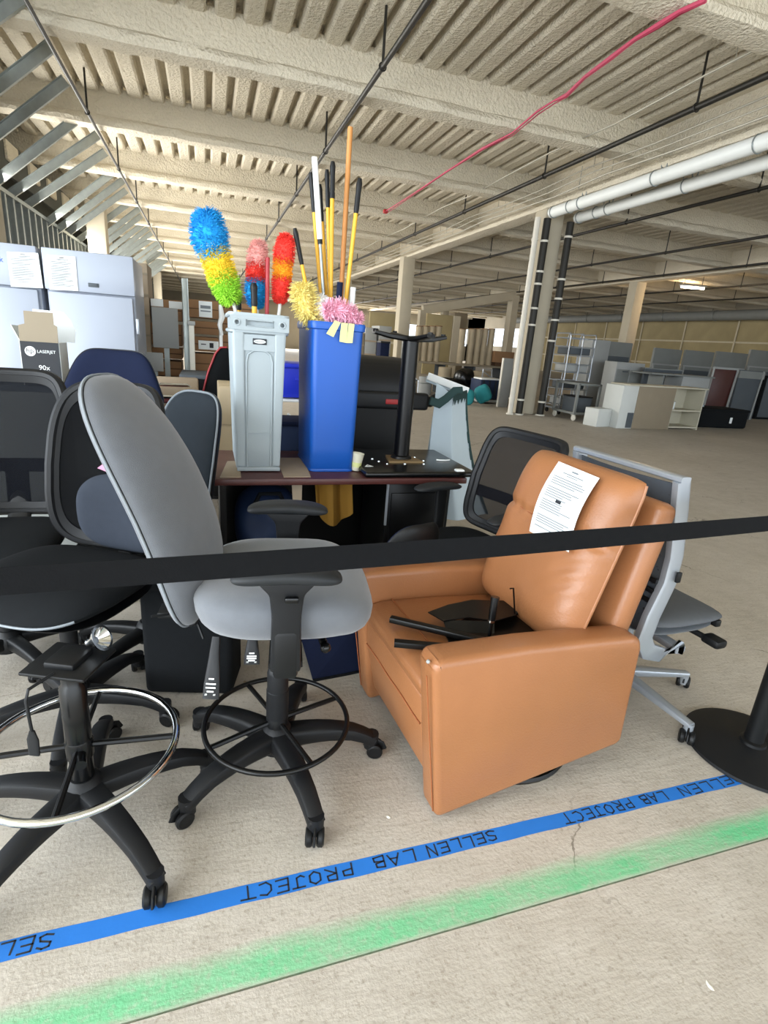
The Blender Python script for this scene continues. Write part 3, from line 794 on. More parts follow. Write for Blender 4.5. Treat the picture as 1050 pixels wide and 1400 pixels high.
def arm_T(parent, s, y, zpad, z0, m='black_plastic', pm='arm_pad', L=0.125, x=0.02):
    a = T('armrest', None, None, (x, s * y, 0)); a.parent = parent
    P('post', MB().sweep([(0, -s * 0.12, z0), (0, -s * 0.02, z0 - 0.004), (-0.01, 0, z0 + 0.05), (-0.005, 0, zpad - 0.02)], [0.06, 0.06, 0.06, 0.07], 0.024, up=(0.02, s, 0.3), ex=4), m, a)
    P('pad', MB().pad(L, 0.045, 3.4, 0.014, 0.018, lambda x_, y_: -0.01 * (x_ / L) ** 2, n=36, mx=Matrix.Translation((0.02, 0, zpad))), pm, a)

# ---- black mesh stool with chrome foot ring (front left)
def chrome_stool():
    t = T('drafting_stool', 'seatless drafting stool base with chrome foot ring and bare mechanism plate, front left', 'chair', (-0.36, 1.39, 0), R(-112))
    star(t, 0.355, 0.125, 0.085, R(-53.7 + 112), 'dark_plastic', 'black_plastic', w0=0.075, w1=0.045, h0=0.062, h1=0.036, arch=0.02)
    foot_ring(t, 0.275, 0.25, 0.0105, 'chrome', 'black_metal', a0=R(20), clampm='black_gloss')
    P('column', MB().lathe([(0.03, 0.17), (0.03, 0.30), (0.033, 0.302), (0.033, 0.47), (0.026, 0.48), (0.026, 0.53)], 20), 'black_gloss', t)
    P('mechanism_plate', MB().rbox((0.0, 0, 0.545), (0.15, 0.17, 0.010), 0.004).rbox((0, 0, 0.556), (0.09, 0.08, 0.02), 0.006), 'black_plastic', t)
    P('height_lever', MB().tube([(0.06, 0.0, 0.55), (0.125, -0.02, 0.545), (0.135, -0.022, 0.52), (0.13, -0.022, 0.42)], 0.004, 8).sweep([(0.13, -0.022, 0.43), (0.131, -0.022, 0.405), (0.133, -0.022, 0.36)], [0.012, 0.03, 0.028], 0.008, up=(1, 0, 0), ex=4), 'dark_plastic', t)
    P('tension_cone', MB().lathe([(0.012, 0.0), (0.016, 0.02), (0.04, 0.05), (0.042, 0.056), (0.034, 0.056), (0.012, 0.03)], 20, Matrix.Translation((-0.045, 0.025, 0.575)) @ Matrix.Rotation(R(-62), 4, 'X') @ Matrix.Diagonal((0.85, 0.85, 0.85, 1))), 'chrome', t)
    return t
chrome_stool()

# ---- black task chair behind the seatless stool
def black_task_chair():
    t = T('mesh_task_chair', 'black mesh task chair behind the chrome-ringed stool base, back turned half away', 'chair', (-0.48, 1.88, 0), R(-120))
    star(t, 0.325, 0.11, 0.085, R(32), 'dark_plastic', 'black_plastic', w0=0.07, w1=0.045)
    P('column', MB().cyl((0, 0, 0.1), (0, 0, 0.46), 0.028, 16), 'black_plastic', t)
    P('mechanism', MB().rbox((-0.02, 0, 0.465), (0.26, 0.18, 0.05), 0.012), 'black_plastic', t)
    seat_pad(t, 0.555, 0.25, 0.27, 'black_fabric', tf=0.05, tb=0.05)
    P('piping_highlight', MB().rim(0.252, 0.272, 3.2, 0.004, lambda x, y: 0.012 * (y / 0.27) ** 2 - 0.028 * max(0, (x - 0.1) / 0.15) ** 2, n=30, mx=Matrix.Translation((0, 0, 0.553)), k=6, th0=-1.0, th1=0.8), 'light_piping', t)  # pale arc on the front of the rim, painted as the piping's highlight
    P('back_bar', MB().sweep([(-0.05, 0, 0.46), (-0.26, 0, 0.47), (-0.32, 0, 0.54), (-0.335, 0, 0.70), (-0.34, 0, 0.85)], [0.07, 0.07, 0.06, 0.06, 0.05], 0.02, up=(0.3, 0, 1), ex=4), 'black_plastic', t)
    mesh_back(t, 0.46, 0.60, 'dark_plastic', 'black_mesh', R(-4), (-0.27, 0, 0.58), bow=0.06, fr=0.02)
    P('lumbar_cushion', MB().pad(0.17, 0.145, 2.8, 0.03, 0.01, lambda x, y: 0.04 * (x / 0.17) ** 2, mx=Matrix.Translation((-0.235, 0.08, 0.735)) @ Matrix(((0, 0, 1, 0), (1, 0, 0, 0), (0, 1, 0, 0), (0, 0, 0, 1)))), 'slate_fabric', t)
    return t
black_task_chair()

# ---- black mesh task chair behind it at the left edge
def left_mesh_chair():
    t = T('mesh_task_chair', 'see-through mesh-back task chair at the left edge, below the toner carton', 'chair', (-0.815, 2.33, 0), R(-90))
    star(t, 0.32, 0.10, 0.08, R(40), 'black_plastic', 'black_plastic')
    P('column', MB().cyl((0, 0, 0.1), (0, 0, 0.46), 0.028, 16), 'black_plastic', t)
    P('mechanism', MB().rbox((0, 0, 0.47), (0.28, 0.2, 0.05), 0.012).rbox((-0.2, 0, 0.49), (0.2, 0.30, 0.03), 0.006), 'black_metal', t)
    seat_pad(t, 0.545, 0.24, 0.25, 'black_fabric', tf=0.04)
    P('side_bracket', MB().rbox((-0.2, -0.16, 0.60), (0.26, 0.02, 0.05), 0.006).tube([(-0.30, -0.17, 0.61), (-0.08, -0.17, 0.61), (0.02, -0.17, 0.66)], 0.008, 6), 'band', t)
    P('back_bar', MB().sweep([(-0.1, 0, 0.49), (-0.29, 0, 0.50), (-0.345, 0, 0.56), (-0.37, 0, 0.75)], 0.09, 0.025, up=(0.3, 0, 1), ex=4), 'black_plastic', t)
    mesh_back(t, 0.47, 0.60, 'dark_plastic', 'chair_mesh', R(-5), (-0.33, 0, 0.56), bow=0.05, fr=0.024, ex=6)
    return t
left_mesh_chair()

# ---- black task chair with grey piping
def piped_chair():
    t = T('task_chair', 'black padded task chair with pale piped backrest, between the grey back and the desk', 'chair', (-0.275, 2.31, 0), R(-138))
    star(t, 0.30, 0.10, 0.08, R(10), 'black_plastic', 'black_plastic')
    P('column', MB().cyl((0, 0, 0.1), (0, 0, 0.44), 0.027, 16), 'black_plastic', t)
    seat_pad(t, 0.49, 0.23, 0.24, 'black_fabric')
    b = T('backrest', None, None, (-0.24, 0, 0.575)); b.parent = t; b.rotation_euler = (0, R(-9), 0)
    fx = Matrix.Translation((0, 0, 0.28)) @ Matrix(((0, 0, 1, 0), (1, 0, 0, 0), (0, 1, 0, 0), (0, 0, 0, 1)))
    bd = lambda x, y: 0.04 * (x / 0.2) ** 2 + 0.02 * math.cos(y * 6)
    wd = lambda v: 1 - 0.16 * max(0, -v)
    P('cushion', MB().pad(0.175, 0.28, 3.4, 0.03, 0.0, bd, wd, mx=fx), 'piped_fabric', b)
    P('rear_shell', MB().pad(0.185, 0.29, 3.4, 0.0, 0.045, bd, wd, mx=fx), 'dark_plastic', b)
    P('piping', MB().rim(0.178, 0.283, 3.4, 0.005, bd, wd, n=64, mx=fx, k=6, off=0.004), 'light_piping', b)
    P('back_bar', MB().sweep([(0, 0, 0.44), (-0.22, 0, 0.45), (-0.28, 0, 0.52), (-0.29, 0, 0.75)], 0.08, 0.025, up=(0.3, 0, 1), ex=4), 'black_plastic', t)
    return t
piped_chair()

# ---- navy chair and slate chair behind the grey back
def shell_chair(name, label, loc, rz, m, w, h, zb, zs, ex=3.6, taper=0.2, tilt=-8, arms=False, base='black_plastic', rad=0.30):
    t = T(name, label, 'chair', loc, rz)
    star(t, rad, 0.10, 0.08, R(25), base, 'black_plastic')
    P('column', MB().cyl((0, 0, 0.1), (0, 0, zs - 0.05), 0.027, 16), 'black_plastic', t)
    seat_pad(t, zs, 0.23, 0.24, m)
    b = T('backrest', None, None, (-0.25, 0, zb)); b.parent = t; b.rotation_euler = (0, R(tilt), 0)
    fx = Matrix.Translation((0, 0, h / 2)) @ Matrix(((0, 0, 1, 0), (1, 0, 0, 0), (0, 1, 0, 0), (0, 0, 0, 1)))
    bd = lambda x, y: 0.05 * (x / (w / 2)) ** 2 + 0.02 * math.cos(y * 5)
    wd = lambda v: 1 - taper * max(0, v)
    P('cushion', MB().pad(w / 2, h / 2, ex, 0.035, 0.0, bd, wd, mx=fx), m, b)
    P('rear_shell', MB().pad(w / 2 * 1.02, h / 2 * 1.02, ex, 0.0, 0.028, bd, wd, mx=fx), 'black_plastic', b)
    P('back_bar', MB().sweep([(0, 0, zs - 0.05), (-0.22, 0, zs - 0.04), (-0.29, 0, zs + 0.04), (-0.30, 0, zb + 0.2)], 0.07, 0.022, up=(0.3, 0, 1), ex=4), 'black_plastic', t)
    if arms:
        for s in (-1, 1): arm_T(t, s, 0.27, zs + 0.2, zs - 0.05)
    return t
shell_chair('task_chair', 'navy fabric task chair whose tapered back rises in front of the white refrigerator', (-0.535, 3.10, 0), R(-100), 'navy_fabric', 0.53, 0.50, 0.75, 0.52, taper=0.34, ex=5.5)
shell_chair('task_chair', 'small dark navy chair with curled-over back, in front of the desk by the leather arm', (0.72, 2.13, 0), R(108), 'navy_fabric', 0.30, 0.30, 0.42, 0.36, taper=0.3, rad=0.2)

# ---- mesh chair with armrests behind the armchair
def arm_mesh_chair():
    t = T('mesh_armchair', 'black mesh chair with armrests, behind the left side of the leather armchair', 'chair', (1.15, 2.15, 0), R(194))
    star(t, 0.31, 0.10, 0.08, R(20), 'black_plastic', 'black_plastic')
    P('column', MB().cyl((0, 0, 0.1), (0, 0, 0.42), 0.027, 16), 'black_plastic', t)
    P('mechanism', MB().rbox((0, 0, 0.42), (0.26, 0.2, 0.05), 0.012), 'black_plastic', t)
    seat_pad(t, 0.48, 0.24, 0.25, 'black_fabric')
    P('back_bar', MB().sweep([(-0.05, 0, 0.42), (-0.24, 0, 0.43), (-0.30, 0, 0.50), (-0.30, 0, 0.7)], 0.09, 0.025, up=(0.3, 0, 1), ex=4), 'black_plastic', t)
    mesh_back(t, 0.50, 0.50, 'dark_plastic', 'sheer_mesh', R(-9), (-0.24, 0, 0.53), bow=0.05, fr=0.022, ex=9, taper=0.06)
    for s in (-1, 1): arm_T(t, s, 0.27, 0.725, 0.43, L=0.14, x=-0.04)
    return t
arm_mesh_chair()

# ---- silver-framed mesh chair behind the armchair
def silver_chair():
    t = T('silver_task_chair', 'silver framed office chair with grey seat standing behind the leather armchair', 'chair', (1.69, 1.60, 0), R(4))
    star(t, 0.345, 0.105, 0.075, R(-84), 'silver', 'black_plastic', w0=0.055, w1=0.035, h0=0.04, h1=0.022, arch=0.0, hubr=0.04)
    P('column', MB().lathe([(0.028, 0.1), (0.028, 0.25), (0.02, 0.26), (0.02, 0.38)], 18), 'silver', t)
    P('mechanism', MB().rbox((0.03, 0, 0.385), (0.24, 0.14, 0.05), 0.015), 'black_plastic', t)
    P('seat', MB().pad(0.245, 0.25, 3.4, 0.028, 0.022, lambda x, y: 0.012 * (y / 0.25) ** 2 - 0.03 * max(0, (x - 0.12) / 0.12) ** 2, mx=Matrix.Translation((0.045, 0, 0.455))), 'charcoal_fabric', t)
    P('seat_pan', MB().pad(0.225, 0.23, 3.4, 0.004, 0.016, None, mx=Matrix.Translation((0.03, 0, 0.425))), 'silver', t)
    P('adjust_lever', MB().tube([(0.10, -0.12, 0.40), (0.12, -0.24, 0.395)], 0.012, 10).rbox((0.13, -0.275, 0.395), (0.06, 0.075, 0.035), 0.012), 'black_plastic', t)
    P('tension_clip', MB().rbox((0.22, -0.2, 0.425), (0.03, 0.04, 0.03), 0.006), 'black_plastic', t)
    b = T('backrest', None, None, (-0.165, 0, 0)); b.parent = t
    prof = [(0.16, 0.37), (0.05, 0.36), (-0.02, 0.385), (-0.055, 0.44), (-0.04, 0.53), (0.0, 0.66), (0.0, 0.76), (-0.03, 0.92), (-0.055, 1.035)]
    for s in (-1, 1):
        P('side_frame', MB().sweep([(x, s * 0.245, z) for x, z in prof], [0.032] * 9, [0.055, 0.06, 0.07, 0.075, 0.07, 0.066, 0.064, 0.062, 0.058], up=(1, 0, 0.01), ex=5, n=14), 'silver', b)
    P('top_rail', MB().sweep([(-0.056, y, 1.04) for y in (-0.262, -0.13, 0, 0.13, 0.262)], 0.044, 0.022, up=(0, 0, 1), ex=4), 'silver', b)
    P('lower_yoke', MB().sweep([(0.15, y, 0.365) for y in (-0.255, -0.1, 0.1, 0.255)], 0.05, 0.03, up=(0, 0, 1), ex=4), 'silver', b)
    web = lambda u, v: None
    zs = [(-0.05, 0.46), (-0.04, 0.53), (0.0, 0.66), (0.0, 0.76), (-0.03, 0.92), (-0.052, 1.02)]
    def wf(u, v):
        k = v * (len(zs) - 1); i = min(int(k), len(zs) - 2); f_ = k - i
        x = zs[i][0] * (1 - f_) + zs[i + 1][0] * f_; z = zs[i][1] * (1 - f_) + zs[i + 1][1] * f_
        y = -0.24 + 0.48 * u
        return (x - 0.03 * (1 - (2 * u - 1) ** 2), y, z)
    P('mesh_web', MB().grid(wf, 12, 15, 0.003), 'grey_mesh', b)
    slm = MB().sweep([(-0.03, y, 0) for y in (-0.235, 0, 0.235)], 0.012, 0.018, up=(0, 0, 1), ex=4).mesh('slat', 'dark_plastic')
    for z in (0.50, 0.54, 0.58, 0.62, 0.66):
        o = P('slat', slm, None, b); o.location = (-0.01, 0, z)
    P('edge_clip', MB().rbox((0.012, -0.272, 0.69), (0.02, 0.012, 0.04), 0.004), 'black_plastic', b)
    P('cross_bar', MB().sweep([(-0.035, y, 0.885) for y in (-0.235, 0, 0.235)], 0.012, 0.02, up=(0, 0, 1), ex=4), 'black_plastic', b)
    return t
silver_chair()
# ================================================================ leather swivel armchair
def armchair():
    t = T('leather_armchair', 'tan leather swivel armchair with pillow back and a paper sheet lying on it', 'armchair', (0.634, 1.144, 0), R(4.5))
    # local x runs from the front to the back, local y from the near arm to the far arm
    W = 0.70; AT = 0.105
    side = [(0.002, 0.014), (-0.064, 0.535), (-0.067, 0.566), (-0.045, 0.584), (0.25, 0.578), (0.50, 0.562), (0.670, 0.550), (0.707, 0.533), (0.715, 0.50), (0.728, 0.135), (0.716, 0.112)]
    fx = Matrix(((1, 0, 0, 0), (0, 0, 1, 0), (0, 1, 0, 0), (0, 0, 0, 1)))
    for y0 in (0.0, W - AT):
        a = P('arm', MB().prism(side, y0, y0 + AT, fx, r=0.022, seg=3), 'leather', t, 50)
        pts = [(x, y0 + AT / 2, z) for x, z in side]
        P('front_seam', MB().tube([(side[0][0] - 0.004 + (-0.0755) * u, y0 + (0.020 if y0 == 0 else AT - 0.02), side[0][1] + 0.02 + 0.50 * u) for u in (0, .25, .5, .75, 1)], 0.0022, 5), 'leather_seam', a)
    P('arm_bolt', MB().ball((-0.072, 0.03, 0.572), 0.006, 8), 'light_grey', t)
    # seat cushion with rolled front and front panel
    ym, hw = W / 2, (W - 2 * AT) / 2 - 0.003
    P('seat', MB().prism([(-0.035, 0.40), (-0.045, 0.43), (-0.03, 0.458), (0.02, 0.470), (0.25, 0.462), (0.60, 0.435), (0.60, 0.36), (-0.02, 0.36)], ym - hw, ym + hw, fx, r=0.018, seg=3), 'leather', t, 50)
    P('front_panel', MB().prism([(0.015, 0.085), (-0.028, 0.30), (-0.034, 0.395), (0.06, 0.395), (0.06, 0.085)], ym - hw, ym + hw, fx, r=0.012, seg=2), 'leather', t, 50)
    P('panel_seam', MB().tube([(-0.0285, y, 0.292 + 0.002 * math.sin(y * 30)) for y in [ym - hw + 0.005 + (2 * hw - 0.01) * i / 10 for i in range(11)]], 0.003, 5), 'leather_seam', t)
    P('seat_seam', MB().tube([(0.06, y, 0.472) for y in [ym - hw + 0.005 + (2 * hw - 0.01) * i / 6 for i in range(7)]], 0.002, 5), 'leather_seam', t)
    P('body', MB().rbox((0.40, ym, 0.25), (0.66, 2 * hw - 0.01, 0.26), 0.02), 'leather', t)
    # pillow back: big puffed cushion with a tuck a third of the way down
    b0 = Vector((0.535, ym, 0.44)); b1 = Vector((0.715, ym, 1.035)); ax = (b1 - b0).normalized(); L = (b1 - b0).length
    fwd = Vector((0, 1, 0)).cross(ax).normalized()
    if fwd.x > 0: fwd = -fwd                         # towards the sitter
    hb = 0.270; TUCK = 0.24
    mxc = frame((b0 + b1) / 2 + fwd * 0.045, (0, -1, 0), ax)          # local X across, Y up, Z towards the sitter
    tuckf = lambda a, b: 1 - (0.10 + 0.22 * abs(a) ** 3) * math.exp(-((b - TUCK - 0.02 * math.sin(a * 5)) / 0.045) ** 2)
    def wr(a, b):
        w1 = 0.0045 * math.sin(30 * b - 16 * a) * math.exp(-((a - 0.72) / 0.28) ** 2) * math.exp(-((b + 0.15) / 0.35) ** 2)
        return w1 + 0.004 * noise.noise(Vector((a * 2.5, b * 4, 1.3))) + 0.003 * math.sin(26 * a) * math.exp(-((b - TUCK) / 0.10) ** 2)
    P('back_cushion', MB().cushion(hb, L / 2, 0.095, 0.045, n=44, m=60, p=6, tuck=tuckf, wr=wr, mx=mxc), 'leather', t, 70)
    def bf(u, v):                          # front face point, u 0 near .. 1 far, v 0..1 up
        a, b = 1 - 2 * u, 2 * v - 1
        return mxc @ Vector((a * hb, b * L / 2, 0.095 * tuckf(a, b) * ((1 - abs(a) ** 6) * (1 - abs(b) ** 6)) ** 0.5))
    P('tuck_seam', MB().tube([bf(i / 20, (TUCK + 0.02 * math.sin((1 - i / 10) * 5) + 1) / 2) - fwd * 0.001 for i in range(1, 20)], 0.0025, 5), 'leather_seam', t)
    for sd in (-1, 1):
        P('side_piping', MB().tube([mxc @ Vector((sd * hb * (1 - 0.05 * abs(b) ** 8), b * L / 2, 0)) for b in [k / 10 - 0.95 for k in range(20)]], 0.0045, 6), 'leather', t)
    # outer back shell
    s0, s1 = Vector((0.640, ym, 0.30)), Vector((0.785, ym, 0.970)); sa = (s1 - s0)
    mx = frame((s0 + s1) / 2, (0, 1, 0), sa)
    P('back_shell', MB().rbox((0, 0, 0), (2 * hb + 0.02, sa.length, 0.085), 0.032, 3), 'leather', t, 50).matrix_local = mx
    P('swivel_base', MB().lathe([(0.02, 0.0), (0.25, 0.0), (0.255, 0.012), (0.25, 0.022), (0.06, 0.03), (0.055, 0.12), (0.02, 0.12)], 40, Matrix.Translation((0.42, ym - 0.06, 0))), 'black_metal', t)
    # sheet of paper on the cushion
    return t, bf
chair_t, bf = armchair()
bpy.context.view_layer.update()
CW = chair_t.matrix_world.copy()

def printed(parent, fn, rows, m='print'):
    """thin printed lines on a sheet given by fn(u,v)->point, normal"""
    k = MB()
    for (u0, u1, v, h) in rows:
        n = 3
        for i in range(n):
            a, b = u0 + (u1 - u0) * i / n, u0 + (u1 - u0) * (i + 1) / n
            k.add([fn(a, v), fn(b, v), fn(b, v + h), fn(a, v + h)], [(0, 1, 2, 3)])
    return P('print', k, m, parent, 0)
def page_rows(seed):
    r = random.Random(seed); rows = [(0.42, 0.58, 0.93, 0.02), (0.25, 0.75, 0.885, 0.012), (0.36, 0.64, 0.86, 0.010)]
    v = 0.81
    while v > 0.10:
        if r.random() < 0.82:
            rows.append((0.10, r.uniform(0.55, 0.9), v, 0.011))
        v -= 0.030
    return rows
# armchair sheet: plane through four pixels resting against the cushion
def armchair_sheet():
    inv = CW.inverted()
    cs = []
    for px, py, u, v in ((770, 633, 0.66, 0.93), (826, 656, 0.40, 0.93), (781, 756, 0.36, 0.52), (727, 727, 0.62, 0.52)):
        pc = CW @ bf(u, v); nrm = CW.to_3x3() @ Vector((-0.957, 0, 0.29))
        cs.append(PL(px, py, pc + nrm * 0.002, nrm))
    t = T('paper_sheet', 'printed white paper sheet lying on the leather armchair\'s backrest', 'paper', cs[3])
    o = cs[3]
    nrm = (CW.to_3x3() @ Vector((-0.957, 0, 0.29))).normalized()
    def fn(u, v):
        p = (cs[3] * (1 - u) + cs[2] * u) * (1 - v) + (cs[0] * (1 - u) + cs[1] * u) * v
        return p - o + nrm * (0.022 * math.sin(PI * v) * 1.0 + 0.012 + 0.01 * v)
    P('sheet', MB().grid(fn, 8, 12, 0.0006), 'paper', t)
    f2 = lambda u, v: Vector(fn(u, v)) + nrm * 0.0012
    pr = printed(t, f2, page_rows(5))
    P('stamp', MB().add([f2(0.42, 0.50), f2(0.55, 0.50), f2(0.55, 0.54), f2(0.42, 0.54)], [(0, 1, 2, 3)]), 'ink', t, 0)
armchair_sheet()

# black metal bracket and bars on the armchair seat
def bracket():
    z = 0.472
    o = Z(660, 868, z)
    t = T('monitor_bracket', 'black steel bracket with plates, two bars and clamp handle on the armchair seat', 'bracket', o)
    q = lambda px, py, dz=0: Z(px, py, z + dz) - o
    def plate(pts, dz, th=0.006):
        P3 = [q(a, b, dz) for a, b in pts]; n = len(P3)
        mb = MB().add(P3 + [p + Vector((0, 0, th)) for p in P3], [tuple(range(n))[::-1], tuple(range(n, 2 * n))] + [(i, (i + 1) % n, (i + 1) % n + n, i + n) for i in range(n)])
        return mb
    P('base_plate', plate([(606, 862), (618, 890), (650, 893), (737, 873), (705, 838), (660, 835)], 0.002), 'black_metal', t)
    P('bent_plate', plate([(585, 838), (612, 828), (645, 821), (702, 823), (706, 842), (676, 850), (640, 845), (606, 850)], 0.035, 0.004), 'black_metal', t)
    a, b = q(606, 848, 0.035), q(676, 850, 0.035); c, d = q(612, 866, 0.004), q(676, 868, 0.004)
    P('web_plate', MB().add([a, b, d, c, a + Vector((0, .004, 0)), b + Vector((0, .004, 0)), d + Vector((0, .004, 0)), c + Vector((0, .004, 0))], [(0, 1, 2, 3), (7, 6, 5, 4), (0, 4, 5, 1), (1, 5, 6, 2), (2, 6, 7, 3), (3, 7, 4, 0)]), 'black_metal', t)
    for p0, p1, dz in (((534, 846), (692, 884), 0.022), ((539, 879), (640, 888), 0.012)):
        P('bar', MB().sweep([q(*p0, dz), q(*p1, dz)], 0.026, 0.020, ex=8), 'black_metal', t)
    h0, h1 = q(668, 876, 0.01), None
    hp = PL(677, 816, o + h0 + Vector((0.02, 0.02, 0)), (0, 1, 0)) - o
    hm = h0.lerp(hp, 0.45)
    P('clamp_handle', MB().tube([h0, hm], 0.006, 8).tube([hm, hp], [0.012, 0.015], 12), 'black_gloss', t)
    P('handle_ferrule', MB().tube([hm - (hp - h0).normalized() * 0.004, hm + (hp - h0).normalized() * 0.004], 0.0125, 12), 'chrome', t)
    k0 = q(704, 842, 0.03); k1 = PL(702, 804, o + k0, (0, 1, 0)) - o; k2 = k1 + Vector((-0.016, -0.004, 0.001))
    P('hook_rod', MB().tube([k0, k1, k2], 0.003, 6), 'black_metal', t)
    P('pivot_rod', MB().tube([q(672, 842, 0.03), q(706, 838, 0.03)], 0.005, 8).ball(q(706, 838, 0.03), 0.009, 8), 'black_metal', t)
bracket()

# ================================================================ stanchion with retractable belt
def stanchion():
    t = T('belt_stanchion', 'black belt stanchion at the right edge, its belt stretched across the scene', 'stanchion', (1.965, 1.165, 0))
    P('base', MB().lathe([(0.01, 0.0), (0.228, 0.0), (0.234, 0.006), (0.232, 0.016), (0.20, 0.024), (0.06, 0.034), (0.045, 0.04), (0.01, 0.04)], 56), 'dark_plastic', t)
    P('pole', MB().cyl((0, 0, 0.035), (0, 0, 0.98), 0.033, 28), 'black_plastic', t)
    P('collar', MB().lathe([(0.033, 0.036), (0.046, 0.038), (0.044, 0.05), (0.033, 0.056)], 28), 'black_plastic', t)
    P('head', MB().lathe([(0.033, 0.90), (0.044, 0.905), (0.044, 0.985), (0.036, 1.0), (0.01, 1.0)], 28), 'black_plastic', t)
    a = Vector((-0.045, -0.005, 0.952)); b = Vector((-3.0, -0.33, 1.021))
    def bfn(u, v):
        p = a.lerp(b, u); p.z -= 0.013 * 4 * u * (1 - u)
        tw = R(8) * math.sin(u * 5) + R(14) * max(0, 1 - abs(u - 0.52) / 0.12)
        w_ = (v - 0.5) * 0.050
        return p + Vector((0, w_ * math.sin(tw), w_ * math.cos(tw)))
    P('belt', MB().grid(bfn, 60, 3, 0.0018), 'belt_webbing', t, 60)
stanchion()
# ================================================================ desk and what stands on it
DY = 2.50; DT = 0.742
def desk():
    t = T('desk', 'dark mahogany desk carrying the two slim bins and the upturned table', 'desk', (0.66, DY + 0.33, 0))
    P('desktop', MB().rbox((0, 0, DT - 0.016), (1.29, 0.66, 0.032), 0.006), 'mahogany', t)
    for sx in (-0.60, 0.60):
        P('side_panel', MB().box((sx, 0.05, 0.355), (0.03, 0.50, 0.71)), 'black_metal', t)
    P('modesty_panel', MB().box((0, 0.30, 0.40), (1.17, 0.02, 0.6)), 'black_metal', t)
desk()
def flat_sheet(name, label, cat, p, m, z, th):
    c = sum((Vector((a, b, 0)) for a, b in p), Vector()) / len(p)
    t = T(name, label, cat, (c.x, c.y, z))
    P('sheet', MB().prism([(a - c.x, b - c.y) for a, b in p], 0, th), m, t)
def zp(px, py, z): q = Z(px, py, z); return (q.x, q.y)
flat_sheet('cardboard_sheet', 'flat grey-brown cardboard piece on the desk, left of and under the grey bin', 'cardboard', [(0.045, 2.53), (0.14, 2.53), (0.15, 2.86), (0.09, 2.86)], 'cardboard_pale', DT, 0.004)
flat_sheet('cardboard_sheet', 'flat brown cardboard piece on the desk between the grey and blue bins', 'cardboard', [(0.34, 2.53), (0.47, 2.53), (0.50, 2.95), (0.35, 2.95)], 'cardboard_pale', DT, 0.004)

def slim_bin(name, label, cx, y0, w0, w1, dp, h, m, z0):
    """open tapered shell: w0/w1 front width at the bottom / top, dp depth"""
    t = T(name, label, 'bin', (cx, y0 + dp / 2, z0))
    def ring(w_, d_, z, r=0.03, n=6):
        pts = []
        for sx, sy, a0 in ((1, -1, -PI / 2), (1, 1, 0), (-1, 1, PI / 2), (-1, -1, PI)):
            for k in range(n):
                a = a0 + PI / 2 * k / (n - 1)
                pts.append(Vector((sx * (w_ / 2 - r) + r * math.cos(a), sy * (d_ / 2 - r) + r * math.sin(a), z)))
        return pts
    out = [(0, 0.0), (0.02, 0.006), (0.03, 0.02)]
    rings = [ring(w0 - 0.02, dp - 0.06, 0.0, 0.02), ring(w0, dp - 0.04, 0.012)]
    for k in range(1, 7):
        u = k / 6; rings.append(ring(w0 + (w1 - w0) * u, dp - 0.04 + 0.04 * u, h * u))
    inn = []
    for k in range(6, -1, -1):
        u = max(0.03, k / 6); inn.append(ring(w0 + (w1 - w0) * u - 0.01, dp - 0.04 + 0.04 * u - 0.01, h * u, 0.026))
    P('shell', MB().ring_loft(rings + inn), m, t)
    return t, ring
